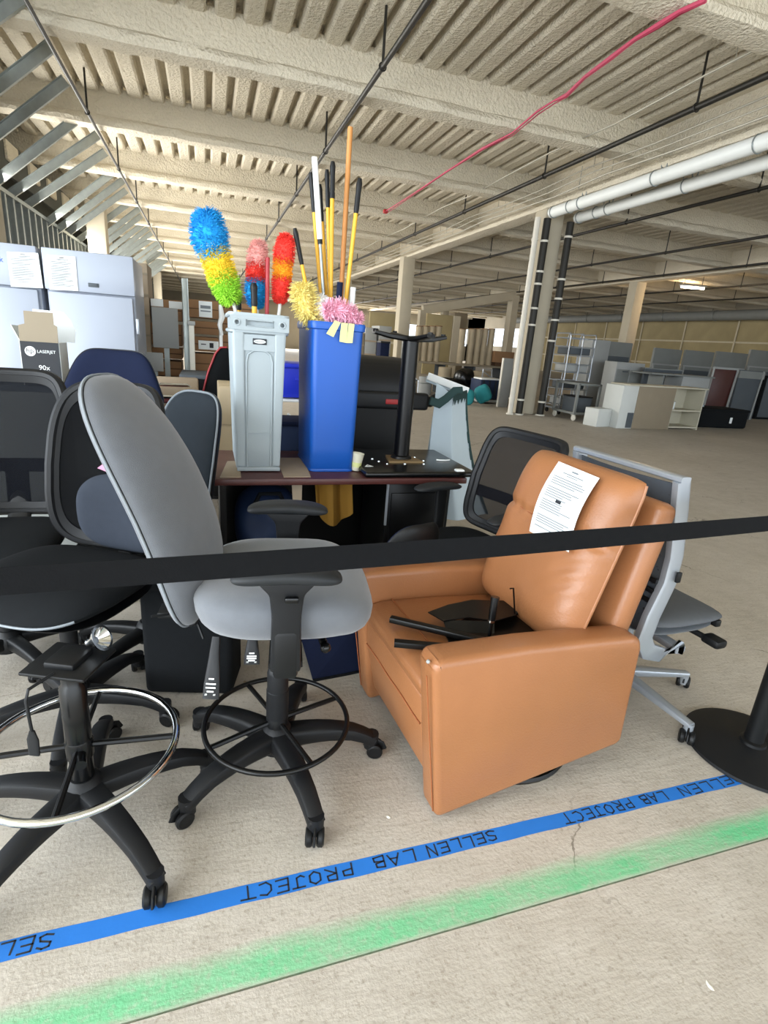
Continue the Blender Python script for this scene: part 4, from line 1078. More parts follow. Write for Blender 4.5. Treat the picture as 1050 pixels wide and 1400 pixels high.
def grey_bin():
    z0 = DT + 0.004; h = 0.72; y0 = 2.62; w0, w1, dp = 0.21, 0.248, 0.50
    t, ring = slim_bin('slim_bin', 'light grey slim rubbish bin on the desk, colourful dusters standing in it', 0.231, y0, w0, w1, dp, h, 'grey_bin', z0)
    fy = lambda z: -dp / 2 + 0.02 * (1 - z / h)           # front face
    # rim band with handle slot and two round holes
    rim = P('rim', MB().ring_loft([ring(w1 + 0.016, dp + 0.016, h - 0.006), ring(w1 + 0.024, dp + 0.024, h + 0.0), ring(w1 + 0.02, dp + 0.02, h + 0.012), ring(w1 - 0.012, dp - 0.012, h + 0.012), ring(w1 - 0.012, dp - 0.012, h - 0.006)]), 'grey_bin', t)
    P('rim_skirt', MB().ring_loft([ring(w1 + 0.004, dp + 0.004, h - 0.078), ring(w1 + 0.018, dp + 0.018, h - 0.072), ring(w1 + 0.018, dp + 0.018, h - 0.062), ring(w1 + 0.004, dp + 0.004, h - 0.058)]), 'grey_bin', rim)
    yb = -dp / 2 - 0.006
    fm = MB()
    for x0, x1, za, zb in ((-0.13, -0.112, -0.062, 0.0), (-0.088, -0.062, -0.062, 0.0), (0.062, 0.088, -0.062, 0.0), (0.112, 0.13, -0.062, 0.0), (-0.112, -0.088, -0.062, -0.044), (0.088, 0.112, -0.062, -0.044), (-0.112, -0.088, -0.018, 0.0), (0.088, 0.112, -0.018, 0.0), (-0.062, 0.062, -0.062, -0.046), (-0.062, 0.062, -0.016, 0.0)):
        fm.box(((x0 + x1) / 2, yb, h + (za + zb) / 2), (x1 - x0, 0.022, zb - za))
    P('handle_front', fm, 'grey_bin', rim, label='moulded front grip with slot and two holes')
    P('slot_lip', MB().tube([(sx * 0.058 , yb - 0.011, h - 0.031 + sz * 0.013) for sx, sz in ((-1, -1), (1, -1), (1, 1), (-1, 1))], 0.003, 6, closed=True), 'grey_bin', rim)
    for sx in (-1, 1):
        P('hole_ring', MB().tube([(sx * 0.1 + 0.0125 * math.cos(k * PI / 8), yb - 0.011, h - 0.031 + 0.0125 * math.sin(k * PI / 8)) for k in range(16)], 0.004, 6, closed=True), 'grey_bin', rim)
    # raised ribs framing the recessed arch panel
    for sx in (-1, 1):
        pts = [(sx * (0.062 + 0.004 * (z / h)), fy(z) - 0.004, z) for z in (0.012, 0.2, 0.4, h - 0.08)]
        P('rib', MB().sweep([(sx * 0.083 * (1 + 0.14 * z / h), fy(z) - 0.002, z) for z in (0.03, 0.2, 0.4, 0.56, h - 0.07)], [0.036, 0.04, 0.044, 0.048, 0.05], 0.016, up=(0, -1, 0), ex=5), 'grey_bin', t)
    arch = [(-0.056, 0.012), (-0.058, 0.3), (-0.059, 0.52), (-0.05, 0.555), (-0.025, 0.572), (0.025, 0.572), (0.05, 0.555), (0.059, 0.52), (0.058, 0.3), (0.056, 0.012)]
    P('panel_edge', MB().tube([(x, fy(z) - 0.002, z) for x, z in arch], 0.005, 6), 'grey_bin', t)
    P('panel_step', MB().box((0, fy(0.19) - 0.001, 0.19), (0.112, 0.008, 0.005)).box((0, fy(0.62) - 0.002, 0.605), (0.21, 0.010, 0.07)), 'grey_bin', t)
    lb = P('maker_label', MB().rbox((0, fy(0.61) - 0.010, 0.612), (0.062, 0.004, 0.026), 0.003), 'ink', t, label='small black maker label with a white lens outline')
    mx = Matrix.Translation((0, fy(0.61) - 0.0128, 0.612)) @ Matrix.Rotation(PI / 2, 4, 'X')
    el = [(0.027 * math.cos(k * PI / 12), 0.0085 * math.sin(k * PI / 12)) for k in range(24)]
    P('label_oval', MB().prism(el, 0, 0.0006, mx), 'paper', lb, 0)
    P('lettering', text_mesh('Rubbermaid', 0.0095, mx @ Matrix.Translation((0, 0, 0.0012)), 0.0002), 'ink', lb, 0, kind='stuff')
    # base boards
    P('foot', MB().rbox((0, fy(0) - 0.004, 0.012), (w0 * 0.98, 0.012, 0.02), 0.004), 'grey_bin', t)
    return t
grey_bin()
def blue_bin():
    z0 = DT + 0.001
    t, ring = slim_bin('slim_bin', 'tall blue slim recycling bin on the desk holding poles and mop handles', 0.598, 2.62, 0.226, 0.25, 0.44, 0.72, 'blue_bin', z0)
    h = 0.72; w1, dp = 0.25, 0.44
    P('rim', MB().ring_loft([ring(w1 + 0.006, dp + 0.006, h - 0.03), ring(w1 + 0.014, dp + 0.014, h - 0.026), ring(w1 + 0.018, dp + 0.018, h - 0.004), ring(w1 + 0.012, dp + 0.012, h + 0.006), ring(w1 - 0.01, dp - 0.01, h + 0.006), ring(w1 - 0.01, dp - 0.01, h - 0.02)]), 'blue_bin', t)
    P('base_edge', MB().ring_loft([ring(0.23, 0.404, 0.0), ring(0.234, 0.408, 0.006), ring(0.23, 0.404, 0.014)]), 'blue_bin', t)
    return t
blue_bin()
YB = 2.62
# notes hanging over the blue rim
for i, (a, b, c, d, lb) in enumerate((((458, 438), (466, 441), (456, 461), (446, 456), 'pale yellow paper strip hanging over the blue bin rim, tilted one on the left'),
                                      ((467, 441), (476, 442), (474, 469), (464, 467), 'pale yellow paper strip hanging over the blue bin rim, middle one'),
                                      ((477, 442), (485, 443), (482, 469), (474, 469), 'pale yellow paper strip hanging over the blue bin rim, right-hand one'))):
    q = [A(*p, YB - 0.018) for p in (a, b, c, d)]
    t = T('paper_strip', lb, 'paper', q[0], 0, 'paper strips on the blue bin')
    o = q[0]
    def fn(u, v): 
        p = (q[3] * (1 - u) + q[2] * u) * (1 - v) + (q[0] * (1 - u) + q[1] * u) * v
        return p - o + Vector((0, 0.004 * math.sin(PI * v) + 0.014 * max(0, v - 0.8), 0))
    P('strip', MB().grid(fn, 2, 6, 0.0006), 'note_paper', t)

# ---- poles and dusters: pixel of the tip and of a lower point, at their depth, continued down into the bin
def line_pt(a, b, zlow):
    d = b - a; k = (zlow - a.z) / d.z; return a + d * k
def pole(name, label, tip, low, y, segs, zlow=0.80, group=None, y2=None):
    """segs: list of (u0, u1, radius, material, partname) along tip->bottom; u in units of the tip->low vector"""
    a = A(*tip, y); b = A(*low, y2 or y); bot = line_pt(a, b, zlow); L = (bot - a).length; dl = (b - a).length
    t = T(name, label, 'pole', bot, 0, group)
    dv = (bot - a).normalized()
    for i, (u0, u1, r, m, nm) in enumerate(segs):
        p = a + dv * dl * u0 - bot; q = (a + dv * dl * u1 - bot) if u1 is not None else Vector((0, 0, 0))
        if nm == 'grip':
            n = 7; pts = [p.lerp(q, k / n) for k in range(n + 1)]
            P(nm, MB().tube(pts, [r * 0.7, r * 1.05, r, r * 0.9, r * 0.95, r * 0.9, r * 0.95, r * 0.8], 10), m, t)
        else:
            P(nm, MB().tube([p, q], r, 10), m, t)
    return t
pole('broom_handle', 'tall plain wooden broom handle, highest of the poles in the blue bin', (479, 174), (465, 425), 2.86, [(0, None, 0.0125, 'wood_pole', 'shaft')], group='poles in the blue bin')
pole('mop_handle', 'yellow mop handle with black grip, farthest right in the blue bin', (492, 244), (472, 420), 2.80, [(0, 0.26, 0.014, 'black_plastic', 'grip'), (0.26, None, 0.0105, 'yellow_pole', 'shaft')], group='poles in the blue bin')
pole('mop_handle', 'yellow mop handle with looped black end, just left of the wooden handle', (455, 221), (452, 420), 2.84, [(0.20, 0.24, 0.013, 'black_plastic', 'collar'), (0, 0.21, 0.013, 'black_plastic', 'grip'), (0.21, None, 0.0105, 'yellow_pole', 'shaft')], group='poles in the blue bin')
pole('mop_handle', 'yellow mop handle with straight black grip, left of the looped one', (447, 232), (452, 415), 2.90, [(0, 0.27, 0.012, 'black_plastic', 'grip'), (0.27, None, 0.0105, 'yellow_pole', 'shaft')], group='poles in the blue bin')
pole('mop_handle', 'yellow mop handle whose black grip shows right behind the white tube', (437, 252), (447, 415), 2.96, [(0, 0.30, 0.012, 'black_plastic', 'grip'), (0.30, None, 0.0105, 'yellow_pole', 'shaft')], group='poles in the blue bin')
pole('mop_handle', 'yellow mop handle with black grip just left of the white tube', (425, 236), (440, 420), 2.92, [(0, 0.28, 0.013, 'black_plastic', 'grip'), (0.28, None, 0.010, 'yellow_pole', 'shaft')], group='poles in the blue bin')
pole('telescopic_pole', 'white and grey telescopic tube in front of the yellow handles', (430, 215), (444, 430), 2.76, [(0, 0.50, 0.0135, 'white_plastic', 'upper_tube'), (0.49, 0.53, 0.012, 'black_plastic', 'lock_collar'), (0.50, None, 0.0075, 'band', 'lower_tube')], group='poles in the blue bin')
pole('mop_handle', 'short leaning yellow handle with black grip between the two bins\' dusters', (403, 312), (424, 420), 2.78, [(0, 0.45, 0.012, 'black_plastic', 'grip'), (0.45, None, 0.0095, 'yellow_pole', 'shaft')], group='poles in the blue bin')
pole('brush_handle', 'stubby dark blue handle at the foot of the wooden broom handle', (465, 386), (462, 425), 2.72, [(0, None, 0.015, 'navy_fabric', 'shaft')], group='poles in the blue bin')
pole('brush_handle', 'small white handle end beside the yellow handle at the blue bin\'s right', (483, 393), (480, 430), 2.78, [(0, None, 0.014, 'white_plastic', 'shaft')], group='poles in the blue bin')
pole('stick', 'red stick standing in the grey bin in front of the pink duster', (366, 352), (365, 430), 2.74, [(0, None, 0.010, 'red_pole', 'shaft')], group='sticks in the grey bin')
pole('stick', 'yellow stick with black grip standing in front of the blue duster head', (347, 387), (348, 430), 2.70, [(0, 0.74, 0.016, 'black_plastic', 'grip'), (0.74, None, 0.012, 'yellow_pole', 'shaft')], group='sticks in the grey bin')
pole('stick', 'yellow stick with short black grip behind the green end of the duster', (326, 405), (327, 432), 2.86, [(0, 0.7, 0.014, 'black_plastic', 'grip'), (0.7, None, 0.010, 'yellow_pole', 'shaft')], group='sticks in the grey bin')

def fluff(pts, rad, n, ln, seed, wdt=0.0021, droop=0.15):
    """thousands of thin fibres on a core tube along pts"""
    rr = random.Random(seed); mb = MB()
    pts = [Vector(p) for p in pts]
    # round both ends of the core
    e0 = (pts[0] - pts[1]).normalized(); e1 = (pts[-1] - pts[-2]).normalized()
    pts = [pts[0] + e0 * rad[0] * 0.75, pts[0] + e0 * rad[0] * 0.5] + pts + [pts[-1] + e1 * rad[-1] * 0.5, pts[-1] + e1 * rad[-1] * 0.75]
    rad = [rad[0] * 0.15, rad[0] * 0.75] + list(rad) + [rad[-1] * 0.75, rad[-1] * 0.15]
    m = len(pts) - 1
    mb.tube(pts, [r * 0.85 for r in rad], 14)
    for _ in range(n):
        s = rr.uniform(-0.04, m + 0.04); i = min(max(int(s), 0), m - 1); f_ = s - i
        c = pts[i].lerp(pts[i + 1], f_); rd = rad[i] * (1 - f_) + rad[i + 1] * f_
        t = (pts[i + 1] - pts[i]).normalized(); u = t.orthogonal().normalized(); v = t.cross(u); a = rr.uniform(0, 2 * PI)
        o = u * math.cos(a) + v * math.sin(a)
        d = (o + t * rr.uniform(-0.7, 0.7) + Vector((rr.uniform(-.3, .3), rr.uniform(-.3, .3), rr.uniform(-.3, .3) - droop))).normalized()
        p = c + o * rd * 0.7; q = p + d * ln * rr.uniform(0.6, 1.15) ; w_ = d.cross(o + Vector((0.01, 0.02, 0.013))).normalized() * wdt
        e = q + Vector((0, 0, -ln * droop * 0.5))
        mb.add([p - w_, p + w_, q + w_ * 0.7, q - w_ * 0.7, e], [(0, 1, 2, 3), (3, 2, 4)])
    return mb
def duster(name, label, stick, heads, y, seed, base_px, zlow=0.80, n=3200, group='dusters'):
    b = A(*base_px, y)
    t = T(name, label, 'duster', b, 0, group)
    if stick:
        p, q, r, m = stick; a = A(*p, y); c = A(*q, y); bot = line_pt(a, c, zlow)
        P('stick', MB().tube([a - b, bot - b], r, 10), m, t)
    for i, (pts, rad, m, ln) in enumerate(heads):
        P('fluffy_head', fluff([A(*p, y) - b for p in pts], rad, n, ln, seed + i), m, t, 0, kind='stuff')
    return t
duster('feather_duster', 'big fluffy duster banded blue, yellow and green, leaning left out of the grey bin', ((316, 405), (324, 432), 0.008, 'white_plastic'),
       [([(284, 304), (286, 322), (290, 338)], [0.062, 0.085, 0.068], 'fluff_blue', 0.034), ([(293, 346), (299, 362), (303, 376)], [0.058, 0.062, 0.06], 'fluff_yellow', 0.032), ([(305, 381), (309, 392), (313, 402)], [0.06, 0.058, 0.045], 'fluff_green', 0.032)], 2.76, 11, (320, 430))
duster('feather_duster', 'fluffy duster banded pink, red and blue, in the middle of the grey bin', ((352, 405), (352, 432), 0.007, 'white_plastic'),
       [([(354, 338), (352, 350), (352, 360)], [0.036, 0.05, 0.05], 'fluff_pink', 0.022), ([(352, 364), (351, 378)], [0.05, 0.05], 'fluff_red', 0.022), ([(351, 388), (350, 402), (350, 412)], [0.05, 0.052, 0.034], 'fluff_blue', 0.024)], 2.92, 21, (352, 430), n=2000)
duster('feather_duster', 'fluffy duster banded red, orange and red, at the right of the grey bin', ((384, 405), (381, 432), 0.0085, 'white_plastic'),
       [([(391, 330), (389, 342), (388, 354)], [0.036, 0.048, 0.046], 'fluff_red', 0.022), ([(387, 360), (386, 374)], [0.045, 0.046], 'fluff_orange', 0.02), ([(385, 384), (384, 396), (383, 406)], [0.044, 0.042, 0.03], 'fluff_red', 0.02)], 2.80, 31, (382, 430), n=2000)
duster('fluffy_mop', 'straw yellow fluffy mop head flopping over the left rim of the blue bin', None,
       [([(414, 398), (416, 412), (422, 428), (430, 438)], [0.035, 0.045, 0.035, 0.02], 'fluff_straw', 0.045)], 2.74, 41, (416, 430), n=2600)
duster('fluffy_mop', 'white fluffy mop head tucked behind the pink one in the blue bin', None,
       [([(440, 410), (438, 424), (440, 438)], [0.028, 0.045, 0.04], 'fluff_white', 0.022)], 2.74, 51, (440, 436), n=900)
duster('fluffy_mop', 'pink fluffy mop head spilling over the front rim of the blue bin', None,
       [([(452, 424), (464, 424), (476, 429), (486, 437)], [0.03, 0.044, 0.035, 0.022], 'fluff_rose', 0.034)], 2.655, 61, (465, 436), n=2600)

# ---- paper cup
def cup():
    o = Z(486, 643, DT + 0.004)
    t = T('paper_cup', 'cream paper cup standing on the desk right of the blue bin', 'cup', o)
    P('cup', MB().lathe([(0.005, 0.002), (0.020, 0.0), (0.0215, 0.002), (0.030, 0.088), (0.0315, 0.09), (0.0315, 0.093), (0.029, 0.092), (0.0205, 0.006), (0.005, 0.005)], 24, Matrix.Rotation(R(7), 4, 'Y')), 'cream_cup', t)
    P('printed_band', MB().lathe([(0.0236, 0.02), (0.0245, 0.025), (0.0265, 0.045), (0.026, 0.045), (0.0235, 0.02)], 24, Matrix.Rotation(R(7), 4, 'Y')), 'note_paper', t)
cup()

# ---- small table turned upside down on the desk
def upturned_table():
    z = DT + 0.001
    cx, cy = 1.03, 2.80
    t = T('upturned_table', 'small black table turned upside down on the desk, its bar foot in the air', 'table', (cx, cy, z))
    P('tabletop', MB().rbox((0.02, 0.0, 0.016), (0.62, 0.60, 0.030), 0.012, 3), 'black_gloss', t)
    P('mounting_plate', MB().prism([(-0.10, -0.09), (0.10, -0.09), (0.07, 0.07), (-0.07, 0.07)], 0.031, 0.042), 'brass', t)
    sc = MB().lathe([(0.001, 0.006), (0.007, 0.004), (0.008, 0.0), (0.001, 0.0)], 8).mesh('screw', 'chrome')
    for x, y in ((-0.12, -0.12), (-0.02, -0.12), (0.09, -0.12), (-0.15, -0.06), (-0.17, 0.0), (0.12, -0.04), (0.10, 0.05)):
        o = P('screw', sc, None, t); o.location = (x, y, 0.032)
    P('column', MB().cyl((0, 0, 0.04), (0, 0, 0.67), 0.043, 28), 'black_metal', t)
    P('column_flange', MB().lathe([(0.043, 0.042), (0.06, 0.042), (0.055, 0.055), (0.043, 0.06)], 24), 'black_metal', t)
    f = T('bar_foot', None, None, (0, 0, 0.668)); f.parent = t
    P('bar', MB().sweep([(-0.215, -0.02, 0.035), (-0.12, -0.012, 0.02), (0, 0, 0.012), (0.12, 0.012, 0.018), (0.20, 0.02, 0.034)], [0.05, 0.06, 0.075, 0.06, 0.05], [0.02, 0.026, 0.032, 0.026, 0.02], ex=4), 'black_metal', f)
    P('cross_bar', MB().sweep([(0.03, -0.20, 0.034), (0.01, -0.1, 0.018), (0, 0, 0.012), (-0.01, 0.1, 0.018), (-0.03, 0.20, 0.034)], [0.05, 0.06, 0.075, 0.06, 0.05], [0.02, 0.026, 0.032, 0.026, 0.02], ex=4), 'black_metal', f)
    for x, y in ((-0.205, -0.02), (0.19, 0.02), (0.03, -0.19), (-0.03, 0.19)):
        P('levelling_foot', MB().cyl((x, y, 0.035), (x, y, 0.05), 0.013, 10), 'black_plastic', f)
    o = Z(503, 637, z + 0.034)
    tt = T('paper_tag', 'small white paper scrap with black mark on the upturned table\'s front left', 'paper', o)
    P('tag', MB().prism([(-0.022, -0.018), (0.026, -0.016), (0.004, 0.03)], 0, 0.001), 'paper', tt)
    P('mark', MB().prism([(-0.006, -0.006), (0.008, -0.006), (0.001, 0.008)], 0.0011, 0.0016), 'ink', tt, 0)
    o = Z(606, 629, z + 0.036)
    tt = T('cable_tie', 'white bent plastic strip lying on the right of the upturned table', 'strip', o)
    P('strip', MB().tube([(-0.04, 0.005, 0), (-0.02, -0.006, 0), (0.01, -0.008, 0), (0.04, 0.0, 0.001)], 0.004, 6), 'white_plastic', tt)
upturned_table()
o = Z(640, 637, DT + 0.02)
t = T('tape_roll', 'small white block on the desk\'s right corner beside the mesh chair', 'block', (1.27, 2.535, DT + 0.001))
P('block', MB().rbox((0, 0, 0.02), (0.05, 0.04, 0.04), 0.008), 'white_plastic', t)

# ---- black wheeled bin behind
def wheeled_bin():
    t = T('wheeled_bin', 'large black wheeled bin with rounded hood behind the blue bin', 'bin', (1.07, 3.62, 0))
    w_, d_ = 0.46, 0.50
    P('body', MB().ring_loft([[Vector((sx * w_ * k / 2, sy * d_ * k / 2, z)) for sx, sy in ((-1, -1), (1, -1), (1, 1), (-1, 1))] for k, z in ((0.78, 0.10), (0.92, 0.55), (1.0, 1.02))]), 'black_plastic', t, 20)
    hood = [(-0.25, 1.02)] + [(-0.25 + 0.25 * (1 - math.cos(a)), 1.10 + 0.20 * math.sin(a)) for a in [k * PI / 16 for k in range(9)]] + [(0.25, 1.30), (0.25, 1.02)]
    fx = Matrix(((0, 0, 1, 0), (1, 0, 0, 0), (0, 1, 0, 0), (0, 0, 0, 1)))
    P('hood', MB().prism(hood, -w_ / 2 - 0.01, w_ / 2 + 0.01, fx, r=0.014), 'dark_plastic', t)
    P('band', MB().rbox((0.02, -0.25, 1.04), (w_ + 0.14, 0.08, 0.11), 0.02, 3), 'dark_plastic', t)
    P('side_grip', MB().sweep([(0.24, -0.25, 1.05), (0.34, -0.25, 1.04), (0.40, -0.22, 1.06)], 0.05, 0.07, ex=3), 'dark_plastic', t)
    P('badge', MB().rbox((0.06, -0.292, 1.035), (0.085, 0.006, 0.032), 0.004), 'red_plastic', t, label='small red badge')
    for s in (-1, 1):
        P('wheel', MB().lathe([(0.02, -0.02), (0.09, -0.025), (0.1, 0), (0.09, 0.025), (0.02, 0.02)], 20, Matrix.Translation((s * 0.24, 0.20, 0.10)) @ Matrix.Rotation(PI / 2, 4, 'Y')), 'black_plastic', t)
    P('foot', MB().rbox((0, -0.18, 0.05), (0.34, 0.05, 0.10), 0.01), 'black_plastic', t)
wheeled_bin()

# ---- bent white foam sheet and scarf behind the desk's right end
def foam_sheet():
    Y = 3.02
    t = T('foam_sheet', 'tall bent white foam sheet with ragged dark edging, right of the black wheeled bin', 'sheet', (1.45, 3.1, 0))
    o = Vector((1.45, 3.1, 0))
    TL, TM, TR = A(597, 523, 3.28), A(619, 540, 3.18), A(638, 535, 3.33)
    def fn(u, v):
        a = [TL, TM, TR]; k = u * 2; i = min(int(k), 1); f_ = k - i; f_ = f_ * f_ * (3 - 2 * f_)
        p = a[i].lerp(a[i + 1], f_)
        low = Vector((p.x + 0.10 * u - 0.02, p.y - 0.03, 0.28)); flare = 0.16 * (1 - v) ** 2 * u
        q = low.lerp(p, v); return q + Vector((flare, -flare * 0.3, 0)) - o
    P('sheet', MB().grid(fn, 22, 26, 0.006), 'foam_sheet', t)
    rr = random.Random(4); eg = MB(); up_ = Vector((0, -0.012, 0))
    pts = [Vector(fn(0.55 + 0.45 * i / 16, 1)) for i in range(17)] + [Vector(fn(1, 1 - i / 22)) for i in range(1, 23)]
    for i, (a, b) in enumerate(zip(pts, pts[1:])):
        inw = Vector((0, 0, -1)) if i < 16 else Vector((-1, 0, 0))
        w0 = (0.04 + 0.03 * (i % 3 == 0)) if i < 16 else (0.012 + 0.01 * rr.random())
        w1 = (0.04 + 0.03 * ((i + 1) % 3 == 0)) if i < 15 else (0.012 + 0.01 * rr.random())
        q = [a + up_, b + up_, b + up_ + inw * w1, a + up_ + inw * w0]
        q2 = [p + Vector((0.006, 0.018, 0.008)) for p in q]
        eg.add(q + q2, [(0, 1, 2, 3), (7, 6, 5, 4), (0, 4, 5, 1), (1, 5, 6, 2), (2, 6, 7, 3), (3, 7, 4, 0)])
    P('ragged_edging', eg, 'dark_teal', t, 0)
    P('second_fold', MB().grid(lambda u, v: A(598 + 16 * u, 528 + 8 * u, 3.34) * v + Vector((1.38 + 0.13 * u, 3.30, 0.28)) * (1 - v) - o, 4, 10, 0.006), 'foam_sheet', t)
    c = [A(a, b, 3.14) for a, b in ((588, 548), (600, 552), (610, 545), (622, 534), (632, 533))]
    s = T('teal_scarf', 'dark teal strap draped over the top of the bent white foam sheet', 'strap', c[0])
    P('strap', MB().sweep([p - c[0] for p in c], [0.05, 0.06, 0.05, 0.05, 0.04], 0.02, up=(0, -1, 0.2), ex=3), 'dark_teal', s)
foam_sheet()
q = [A(585, 514, 3.60), A(640, 535, 3.42)]
t = T('white_rail', 'thin white board edge slanting down above the bent foam sheet', 'board', q[0])
P('board', MB().sweep([Vector((0, 0, 0)), q[1] - q[0]], 0.012, 0.05, ex=8), 'white_plastic', t)
P('board_face', MB().grid(lambda u, v: (q[1] - q[0]) * u + Vector((0, 0.02, -0.04 * v)), 3, 3, 0.008), 'foam_sheet', t)

# ---- under and behind the desk
def under():
    t = T('file_cabinet', 'black cabinet with bright metal edges under the desk', 'cabinet', (1.055, 2.82, 0))
    P('body', MB().rbox((0, 0, 0.345), (0.33, 0.46, 0.69), 0.008), 'black_metal', t)
    for sx in (-1, 1):
        P('edge_trim', MB().box((sx * 0.163, -0.234, 0.56 - 0.02 * sx), (0.012, 0.008, 0.24)), 'silver', t)
    P('drawer', MB().rbox((0, -0.236, 0.50), (0.28, 0.012, 0.28), 0.005), 'black_metal', t)
    t = T('fabric_bag', 'dark blue soft bag under the left end of the desk', 'bag', (0.29, 2.84, 0.0))
    P('bag', MB().pad(0.17, 0.20, 2.6, 0.16, 0.12, lambda x, y: 0.02 * math.sin(x * 30) * math.cos(y * 24), mx=Matrix.Translation((0, 0, 0.42)) @ Matrix.Rotation(PI / 2.3, 4, 'X'), pw=2.4), 'blue_bag', t)
    P('strap', MB().tube([(-0.09, -0.14, 0.52), (-0.05, -0.17, 0.62), (0.05, -0.17, 0.62), (0.09, -0.14, 0.52)], 0.012, 6), 'black_fabric', t)
    P('base', MB().rbox((0, 0, 0.13), (0.30, 0.22, 0.25), 0.03), 'blue_bag', t)
    a = A(436, 665, 2.66)
    t = T('mustard_jacket', 'mustard yellow cloth hanging under the desk behind the grey chair\'s armrest', 'cloth', (0.62, 2.75, 0.68))
    P('cloth', MB().grid(lambda u, v: (-0.09 + 0.20 * u + 0.03 * v, 0.03 * math.sin(u * 11) + 0.05 * v, 0.02 - 0.30 * v * (1 - 0.25 * (2 * u - 1) ** 2)), 18, 10, 0.01), 'mustard', t)
    t = T('cardboard_stub', 'small pale carton flap poking out under the desk above the grey armrest', 'cardboard', (0.415, 2.60, 0.66))
    P('flap', MB().prism([(-0.022, -0.06), (0.022, -0.06), (0.028, 0.045), (-0.025, 0.045)], -0.004, 0.004, Matrix.Rotation(R(70), 4, 'X')), 'cardboard_pale', t)
    t = T('leaning_board', 'dark navy fabric board leaning between the grey chair and the leather armchair', 'board', (0.56, 2.10, 0))
    q = [Z(428, 931, 0.0), Z(500, 917, 0.0), A(500, 840, 2.12), A(405, 850, 2.12)]
    c = Vector((0.56, 2.10, 0))
    n = Vector((0, 0.03, 0))
    vs = [p - c for p in q] + [p - c + n for p in q]
    P('board', MB().add(vs, [(0, 1, 2, 3), (7, 6, 5, 4), (0, 4, 5, 1), (1, 5, 6, 2), (2, 6, 7, 3), (3, 7, 4, 0)]), 'navy_fabric', t, 0)
    P('edge_binding', MB().tube([vs[0] + Vector((0, -0.004, 0.004)), vs[1] + Vector((0, -0.004, 0.004))], 0.006, 6), 'black_fabric', t)
under()
def black_box():
    t = T('dark_filler_box', 'added black box filling the dark area behind the two drafting bases', 'box', (-0.075, 2.03, 0), R(-14))  # made-up box that darkens the floor area behind the bases
    P('body', MB().rbox((0, 0, 0.235), (0.34, 0.20, 0.46), 0.025, 3), 'black_fabric', t)
    P('lid', MB().rbox((0, 0, 0.475), (0.36, 0.22, 0.04), 0.015, 2), 'black_fabric', t)
black_box()
def bag_behind():
    t = T('storage_crate', 'bright blue plastic crate behind the gap between the two bins', 'crate', (0.60, 3.80, 0.99))
    a = A(390, 476, 3.6)
    P('body', MB().rbox((0, 0, 0.11), (0.34, 0.3, 0.21), 0.015, taper=(0.9, 0.9)), 'blue_crate', t)
    P('rim', MB().rbox((0, 0, 0.215), (0.37, 0.33, 0.03), 0.008), 'blue_crate', t)
    P('grip', MB().rbox((0.02, -0.16, 0.13), (0.14, 0.02, 0.02), 0.006), 'blue_crate', t)
    t = T('wire_trolley', 'pale wire trolley frame below the blue crate, between the bins', 'trolley', (0.60, 3.80, 0))
    fr = MB()
    for sx in (-0.19, 0.19):
        for sy in (-0.17, 0.17): fr.cyl((sx, sy, 0.0), (sx, sy, 0.985), 0.011, 8)
    P('posts', fr, 'white_plastic', t, kind='stuff')
    for z in (0.60, 0.80, 0.98):
        P('shelf_rail', MB().tube([(-0.19, -0.17, z), (0.19, -0.17, z), (0.19, 0.17, z), (-0.19, 0.17, z)], 0.009, 6, closed=True), 'white_plastic', t)
    P('shelf', MB().box((0, 0, 0.985), (0.38, 0.34, 0.006)), 'white_plastic', t)
    P('wire_basket', MB().tube([(-0.15, -0.19, 0.92), (-0.12, -0.22, 0.78), (-0.04, -0.22, 0.74), (0.04, -0.22, 0.82), (0.12, -0.22, 0.76), (0.16, -0.19, 0.92)], 0.01, 6).tube([(-0.1, -0.2, 0.90), (0.1, -0.22, 0.74)], 0.008, 6), 'white_plastic', t)
    t = T('storage_tub', 'dark navy plastic tub standing behind the desk between the bins', 'tub', (0.50, 3.40, 0))
    P('body', MB().rbox((0, 0, 0.44), (0.56, 0.26, 0.88), 0.03, taper=(0.9, 0.9)), 'blue_bag', t)
    P('lid', MB().rbox((0, 0, 0.885), (0.58, 0.28, 0.03), 0.012), 'navy_fabric', t)
bag_behind()
# ================================================================ left: refrigerators, carton, boxes
def fridge(name, label, x0, x1, y, h, hs, logo=None):
    w_ = x1 - x0; cx = (x0 + x1) / 2; dp = 0.72
    t = T(name, label, 'refrigerator', (cx, y + dp / 2, 0))
    P('cabinet', MB().rbox((0, 0.02, h / 2), (w_ - 0.012, dp - 0.06, h), 0.012), 'white_enamel', t)
    d = P('upper_door', MB().rbox((0, -dp / 2 + 0.025, (h + hs) / 2 + 0.003), (w_ - 0.008, 0.05, h - hs - 0.006), 0.008), 'white_enamel', t)
    e = P('lower_door', MB().rbox((0, -dp / 2 + 0.03, hs / 2 + 0.03), (w_ - 0.05, 0.05, hs - 0.075), 0.008), 'white_enamel', t)
    P('hinge', MB().rbox((w_ / 2 - 0.0, -dp / 2 + 0.03, hs - 0.22), (0.022, 0.03, 0.12), 0.004), 'silver', e)
    P('toe_kick', MB().box((0, -dp / 2 + 0.06, 0.03), (w_ - 0.05, 0.03, 0.06)), 'panel_dark', t)
    return t, d
FY = 5.0
xa = A(58, 380, FY).x; xb = A(182, 350, FY).x; xc = A(-62, 380, FY).x
hh = 1.885; hs = A(120, 401, FY).z
t1, d1 = fridge('refrigerator', 'white upright refrigerator right of its twin, behind the navy chair', xa + 0.005, xb, FY, hh, hs)
t2, d2 = fridge('refrigerator', 'white upright refrigerator cut by the left edge, behind the open toner carton', xc, xa - 0.02, FY, hh, hs)
q = A(128, 390, FY)
